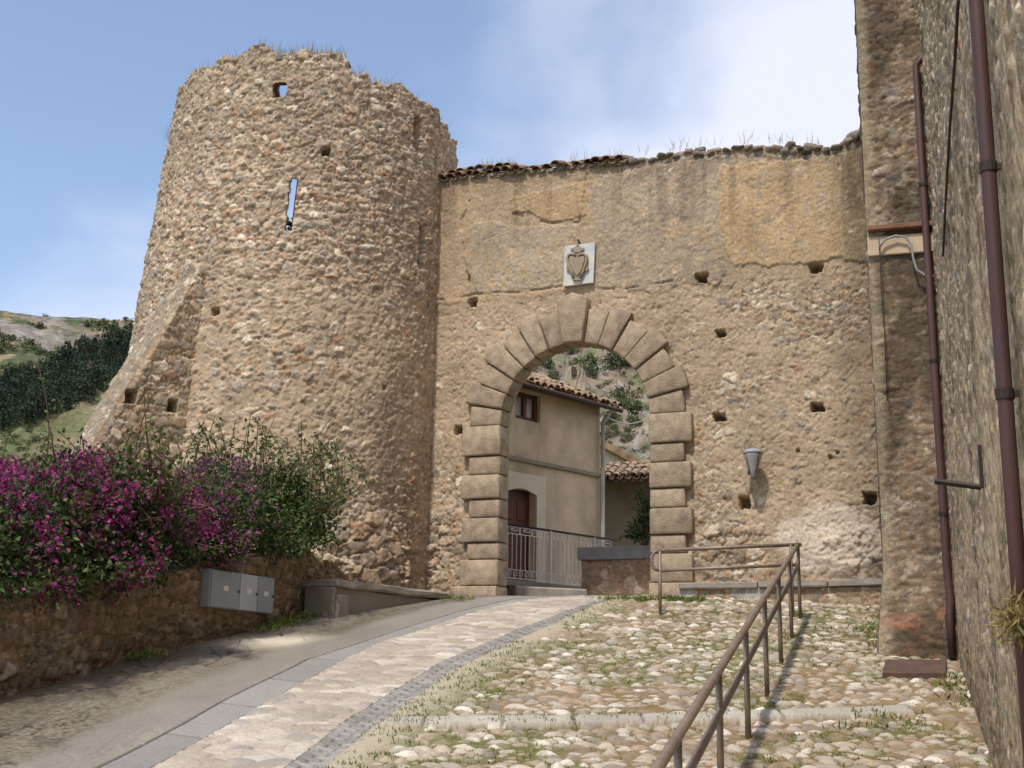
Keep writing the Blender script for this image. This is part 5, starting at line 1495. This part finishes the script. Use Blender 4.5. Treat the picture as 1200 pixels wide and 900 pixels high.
for (t0, t1, m_) in ((.012, .435, M_CAB), (.44, .715, M_CAB2), (.72, .985, M_CAB)):
    mb = MB(); mb.prism([cpt(t0 + .004, .02, .07), cpt(t1 - .004, .02, .07), cpt(t1 - .004, .98, .07), cpt(t0 + .004, .98, .07)], cnn * .018); d_o = mb.build('door', m_, cabn, bevel=.004)
    tm = (t0 + t1) / 2; mb = MB(); mb.prism([cpt(tm - .035, .47, .089), cpt(tm + .035, .47, .089), cpt(tm + .035, .60, .089), cpt(tm - .035, .60, .089)], cnn * .002); st_o = mb.build('sticker', M_STICK, d_o)
    mb = MB(); mb.prism([cpt(t1 - .03, .45, .089), cpt(t1 - .018, .45, .089), cpt(t1 - .018, .52, .089), cpt(t1 - .03, .52, .089)], cnn * .012); mb.build('lock', M_DARK, d_o)

# ================================================================== IRON COVER AND STRAW PLANT
ga_, gb_, gc_, gd_ = on_ground(1034, 797), on_ground(1109, 797), on_ground(1110, 781), on_ground(1038, 781)
mb = MB(); mb.prism([ga_ + Z * .0, gb_, gc_, gd_], Z * .075)
tag(mb.build('drain_cover', M_COVER, None, bevel=.008, origin=(ga_ + gc_) / 2), 'red brown metal cover plate on the cobbles below the corner buttress', 'cover')
sp = at_plane(1196, 722, WP + bn * .05, bn)
rr2 = np.random.default_rng(31); n = 420
D_ = np.c_[rr2.normal(-.4, .5, n), rr2.normal(-.2, .5, n), rr2.normal(-.5, .6, n)]
o = stuff_leaves('dry_plant', np.repeat(sp[None], n, 0) + rr2.normal(0, .05, (n, 3)), D_, rr2.uniform(.04, .11, n), np.full(n, .010), STRAW[rr2.integers(0, 3, n)] * rr2.uniform(.6, 1.1, (n, 1)), M_LEAF, None, 33)
tag(o, 'dry straw coloured plant sprouting from the building wall at the right edge', 'plant')

# ================================================================== PLANTS
LEAFG = np.array([lin(66, 84, 44), lin(54, 70, 38), lin(84, 104, 54), lin(44, 58, 34), lin(104, 118, 70)])
PINK = np.array([lin(142, 50, 106), lin(118, 42, 90), lin(168, 76, 132), lin(100, 46, 82), lin(142, 72, 104)])
def bush(root_, blobs, nl, nf, seed, pink_bias, leafcols, flcols, leaf=.06, ffield=.5):
    r = np.random.default_rng(seed)
    vol = np.array([b[1][0] * b[1][1] * b[1][2] for b in blobs]) ** .7; vol /= vol.sum()
    def sample(n, shell):
        k = r.choice(len(blobs), n, p=vol)
        c0 = np.array([b[0] for b in blobs])[k]; R0 = np.array([b[1] for b in blobs])[k]
        d = r.normal(size=(n, 3)); d /= np.linalg.norm(d, axis=1, keepdims=True)
        q = r.uniform(shell, 1.03, n)[:, None]
        lob = 1 + .22 * np.sin(d[:, :1] * 7 + k[:, None]) * np.cos(d[:, 2:] * 6 + k[:, None] * 2)
        return c0 + d * q * R0 * lob, d
    P, d = sample(int(nl * 1.7), .3)
    g_ = fbm(P[:, 0] * 3 + P[:, 2] * 2.1, P[:, 1] * 3 - P[:, 2] * 2.4, seed + 9, 3)
    o_ = np.argsort(-g_ - r.uniform(0, .30, len(P)))[:nl]; P, d = P[o_], d[o_]
    D = d * .7 + r.normal(size=(nl, 3)) * .7 + [0, 0, -.15]
    stuff_leaves('foliage', P, D, r.uniform(.6, 1.4, nl) * leaf, r.uniform(.6, 1.3, nl) * leaf * .62, leafcols[r.integers(0, len(leafcols), nl)] * r.uniform(.7, 1.25, (nl, 1)), M_LEAF, root_, seed + 1)
    if nf:
        P, d = sample(nf * 6, .82)
        cl_n = fbm(P[:, 0] * 2.2 + P[:, 2] * .7, P[:, 1] * 2.2 + P[:, 2] * 1.3, seed + 2, 3) + pink_bias(P)
        keep = np.argsort(-cl_n - r.uniform(0, .55, len(P)))[:nf]
        P, d = P[keep], d[keep]
        P = np.repeat(P, 3, 0) + r.normal(0, .02, (nf * 3, 3)); d = np.repeat(d, 3, 0)
        D = d + r.normal(size=P.shape) * .8
        stuff_leaves('blossom', P, D, r.uniform(.035, .062, len(P)), r.uniform(.03, .05, len(P)), flcols[r.integers(0, len(flcols), len(P))] * r.uniform(.7, 1.3, (len(P), 1)), M_PETAL, root_, seed + 3, .3)
def shoot(mb, Pl, base, tip, r, nleaf, sag=.15):
    base, tip = np.asarray(base, float), np.asarray(tip, float)
    side = np.array([r.normal(), r.normal(), 0]) * sag
    pts = [base * (1 - t) + tip * t + side * math.sin(math.pi * t) for t in np.linspace(0, 1, 10)]
    mb.tube(pts, [.009 * (1 - .7 * i / 9) + .002 for i in range(10)], 5)
    for k in range(nleaf):
        t = r.uniform(.1, 1); p = base * (1 - t) + tip * t + side * math.sin(math.pi * t)
        Pl.append(p + r.normal(0, .045 * (1.6 - t), 3))
def on_terr(px, py, Y_): return at_y(px, py, Y_)
# purple bougainvillea over the left part of the wall
bg_t = thing('bougainvillea', 'purple flowering bougainvillea spilling over the retaining wall at far left', 'shrub', retp(13.0, 2.5, -.6))
blobs = []
for px, py, Y_, rad in [(-40, 640, 11.7, (.8, .8, .55)), (10, 610, 12.2, (.75, .8, .52)), (60, 600, 12.9, (.8, .8, .5)), (110, 592, 13.6, (.8, .8, .55)), (160, 600, 14.2, (.75, .75, .5)),
                        (40, 660, 12.4, (.8, .6, .38)), (100, 650, 13.2, (.8, .6, .40)), (160, 640, 14.0, (.7, .6, .36)), (0, 680, 11.9, (.7, .5, .3)), (205, 620, 14.8, (.6, .6, .42)), (120, 555, 14.0, (.5, .5, .3)), (60, 570, 13.4, (.45, .5, .28)),
                        (183, 672, 14.2, (.10, .1, .22))]:
    blobs.append((at_y(px, py, Y_), rad))
bush(bg_t, blobs, 30000, 2700, 41, lambda P: .05 * sstep(3.0, 3.7, P[:, 2]) + .12 * (vnoise(P[:, 0] * 3, P[:, 1] * 3, 5) - .5), LEAFG, PINK, leaf=.062)
mb = MB(); Pl = []; r = np.random.default_rng(50)
for k in range(46):
    px = r.uniform(0, 215); top_ = r.uniform(495, 560) if k > 3 else r.uniform(420, 470)
    b_ = at_y(px, 590, 13.4); t_p = at_y(px + r.normal(0, 14), top_, 13.4)
    shoot(mb, Pl, b_, t_p, r, 26)
Fl = []
for k in range(70):
    px = r.uniform(-20, 215); b_ = at_y(px, r.uniform(580, 640), 13.4 + .004 * px); t_p = b_ + np.array([r.normal(.25, .35), r.uniform(-1.1, -.5), r.uniform(-.35, .45)])
    q = []; shoot(mb, q, b_, t_p, r, 26, .12); q = np.array(q); fl_ = r.random(len(q)) < .5
    Pl += list(q[~fl_]); Fl += list(np.repeat(q[fl_], 3, 0) + r.normal(0, .025, (3 * fl_.sum(), 3)))
Fl = np.array(Fl); stuff_leaves('shoot_blossom', Fl, r.normal(size=Fl.shape), r.uniform(.035, .06, len(Fl)), r.uniform(.03, .05, len(Fl)), PINK[r.integers(0, 5, len(Fl))] * r.uniform(.7, 1.3, (len(Fl), 1)), M_PETAL, bg_t, 54, .3)
mb.build('shoot', M_BARK, bg_t)
Pl = np.array(Pl); stuff_leaves('shoot_leaves', Pl, r.normal(size=Pl.shape), r.uniform(.04, .075, len(Pl)), r.uniform(.025, .045, len(Pl)), LEAFG[[0, 2, 4]][r.integers(0, 3, len(Pl))] * r.uniform(.8, 1.3, (len(Pl), 1)), M_LEAF, bg_t, 51)
# greener climber to its right
cl_t = thing('climbing_shrub', 'greener shrub with sparser pink flowers and wispy shoots climbing against the tower foot', 'shrub', retp(16.8, 3.1, -.6))
blobs = []
for px, py, Y_, rad in [(245, 602, 15.4, (.6, .7, .5)), (285, 598, 16.2, (.65, .7, .48)), (325, 605, 16.9, (.6, .7, .45)), (360, 608, 17.6, (.5, .6, .38)), (300, 635, 16.3, (.8, .5, .26)), (350, 630, 17.2, (.55, .5, .26)), (260, 565, 16.4, (.5, .5, .3)), (330, 570, 17.0, (.45, .5, .32)), (240, 640, 15.2, (.6, .5, .28))]:
    blobs.append((at_y(px, py, Y_), rad))
bush(cl_t, blobs, 16000, 1700, 61, lambda P: -.14 * (P[:, 0] + 4.0) + .12 * (vnoise(P[:, 0] * 3, P[:, 2] * 3, 6) - .5), np.vstack([LEAFG, LEAFG[[2, 4]]]), PINK * .8 + .06, leaf=.06)
mb = MB(); Pl = []
for k in range(80):
    px = r.uniform(205, 395); top_ = r.uniform(484, 560)
    b_ = at_y(px, 600, 16.9); t_p = at_y(px + r.normal(6, 18), top_, 17.2)
    shoot(mb, Pl, b_, t_p, r, 30, .22)
for px, py in [(425, 540), (418, 575), (410, 560), (400, 530)]:
    shoot(mb, Pl, at_y(370, 605, 17.6), at_y(px, py, 18.4), r, 46, .1)
mb.build('shoot', M_BARK, cl_t)
Pl = np.array(Pl); stuff_leaves('shoot_leaves', Pl, r.normal(size=Pl.shape), r.uniform(.05, .085, len(Pl)), r.uniform(.03, .05, len(Pl)), LEAFG[[0, 2, 4]][r.integers(0, 3, len(Pl))] * r.uniform(.85, 1.35, (len(Pl), 1)), M_LEAF, cl_t, 52)
# oleander by the parapet
ol = thing('oleander', 'dark leafy oleander behind the grey coped parapet', 'shrub', at_y(755, 640, 25.6))
mb = MB(); Pl, Dl = [], []
for px, py in [(745, 580), (752, 572), (760, 575), (758, 595), (738, 620), (733, 628), (764, 590), (750, 605), (772, 585), (742, 612)]:
    b_ = at_y(758, 645, 25.6); t_p = at_y(px, py, 25.6 + r.normal(0, .15)); mb.tube([b_, (b_ + t_p) / 2 + Z * .1, t_p], .012, 5)
    for k in range(46):
        t = r.uniform(.25, 1.0); p = b_ * (1 - t) + t_p * t + Z * .1 * math.sin(math.pi * t); Pl.append(p + r.normal(0, .035, 3)); Dl.append((t_p - b_) / np.linalg.norm(t_p - b_) * .4 + r.normal(0, .6, 3))
mb.build('stem', M_BARK, ol)
Pl = np.array(Pl); stuff_leaves('foliage', Pl, np.array(Dl), r.uniform(.11, .2, len(Pl)), r.uniform(.025, .045, len(Pl)), LEAFG[[0, 1, 2]][r.integers(0, 3, len(Pl))] * r.uniform(.7, 1.3, (len(Pl), 1)), M_LEAF, ol, 53)
# greenery inside the tower, seen through the slit
r = np.random.default_rng(70)
n = 2600; ph = PH0 + math.pi + r.uniform(-.30, .30, n)
Pq = np.c_[-4.15 + 2.25 * np.cos(ph) + r.normal(0, .12, n), TY + 2.25 * np.sin(ph) + r.normal(0, .1, n), r.uniform(9.6, 11.38, n)]
o = stuff_leaves('ivy', Pq, r.normal(size=(n, 3)), r.uniform(.08, .16, n), r.uniform(.06, .1, n), LEAFG[r.integers(0, 5, n)] * r.uniform(.7, 1.2, (n, 1)), M_LEAF, None, 71)
tag(o, 'green ivy inside the tower seen through the arrow slit', 'ivy', kind='stuff')
# dry grasses on the wall tops
tops_P = []
for rl in np.concatenate([r.uniform(-75, 70, 90), r.uniform(-25, 8, 40)]):
    ph = PH0 + math.radians(rl); zr = np.interp(rl, rel[:590], rim[:590]); tops_P.append([tcx(zr) + (trad(zr) - .15) * math.cos(ph), TY + (trad(zr) - .15) * math.sin(ph), zr])
ph = PH0 - math.radians(84); 
for k in range(16): tops_P.append([tcx(12.) + (trad(12.) + .02) * math.cos(ph), TY + (trad(12.) + .02) * math.sin(ph), 11.9 + r.uniform(-.2, .15)])
for px in np.concatenate([r.uniform(560, 600, 20), r.uniform(610, 1000, 22)]):
    u_ = wuz(px, 190)[0]; tops_P.append(wpt(u_, np.interp(u_, tuz[:, 0], tuz[:, 1]) + .04, -.1))
B, D, L, W, Cc = blades(np.array(tops_P), 6, .08, .36, .05, 8, np.vstack([STRAW, STRAW, GREENS[:1]]), lean=.35, w=.007)
o = stuff_leaves('dry_grass', B, D, L, W, Cc, M_LEAF, None, 72); tag(o, 'thin dry grass stalks on the tower rim and the gate wall top', 'grass', kind='stuff')
# weeds at the foot of walls
wp2 = []
def weeds(px0, py0, px1, py1, n, jx=.05):
    for k in range(n):
        t = r.uniform(); p = on_ground(px0 + (px1 - px0) * t, py0 + (py1 - py0) * t); p[:2] += r.normal(0, jx, 2); p[2] = prof(p[1]) + .01; wp2.append(p)
weeds(1040, 765, 1040, 735, 26, .06); weeds(1036, 735, 1036, 715, 10, .06); weeds(775, 705, 818, 706, 46, .12); weeds(300, 742, 360, 722, 36, .08); weeds(1120, 800, 1140, 830, 16, .08); weeds(1000, 745, 1020, 735, 8, .2)
weeds(520, 703, 545, 704, 10, .06); weeds(1000, 850, 1085, 846, 9, .2); weeds(720, 704, 760, 706, 26, .15)
weeds(150, 775, 190, 767, 10, .05)
B, D, L, W, Cc = blades(np.array(wp2), 16, .03, .13, .09, 9, np.vstack([GREENS, GREENS, STRAW[:1]]), lean=.8, w=.014)
o = stuff_leaves('weeds', B, D, L, W, Cc, M_LEAF, None, 73); tag(o, 'green weeds growing along the feet of the walls and posts', 'weeds', kind='stuff')
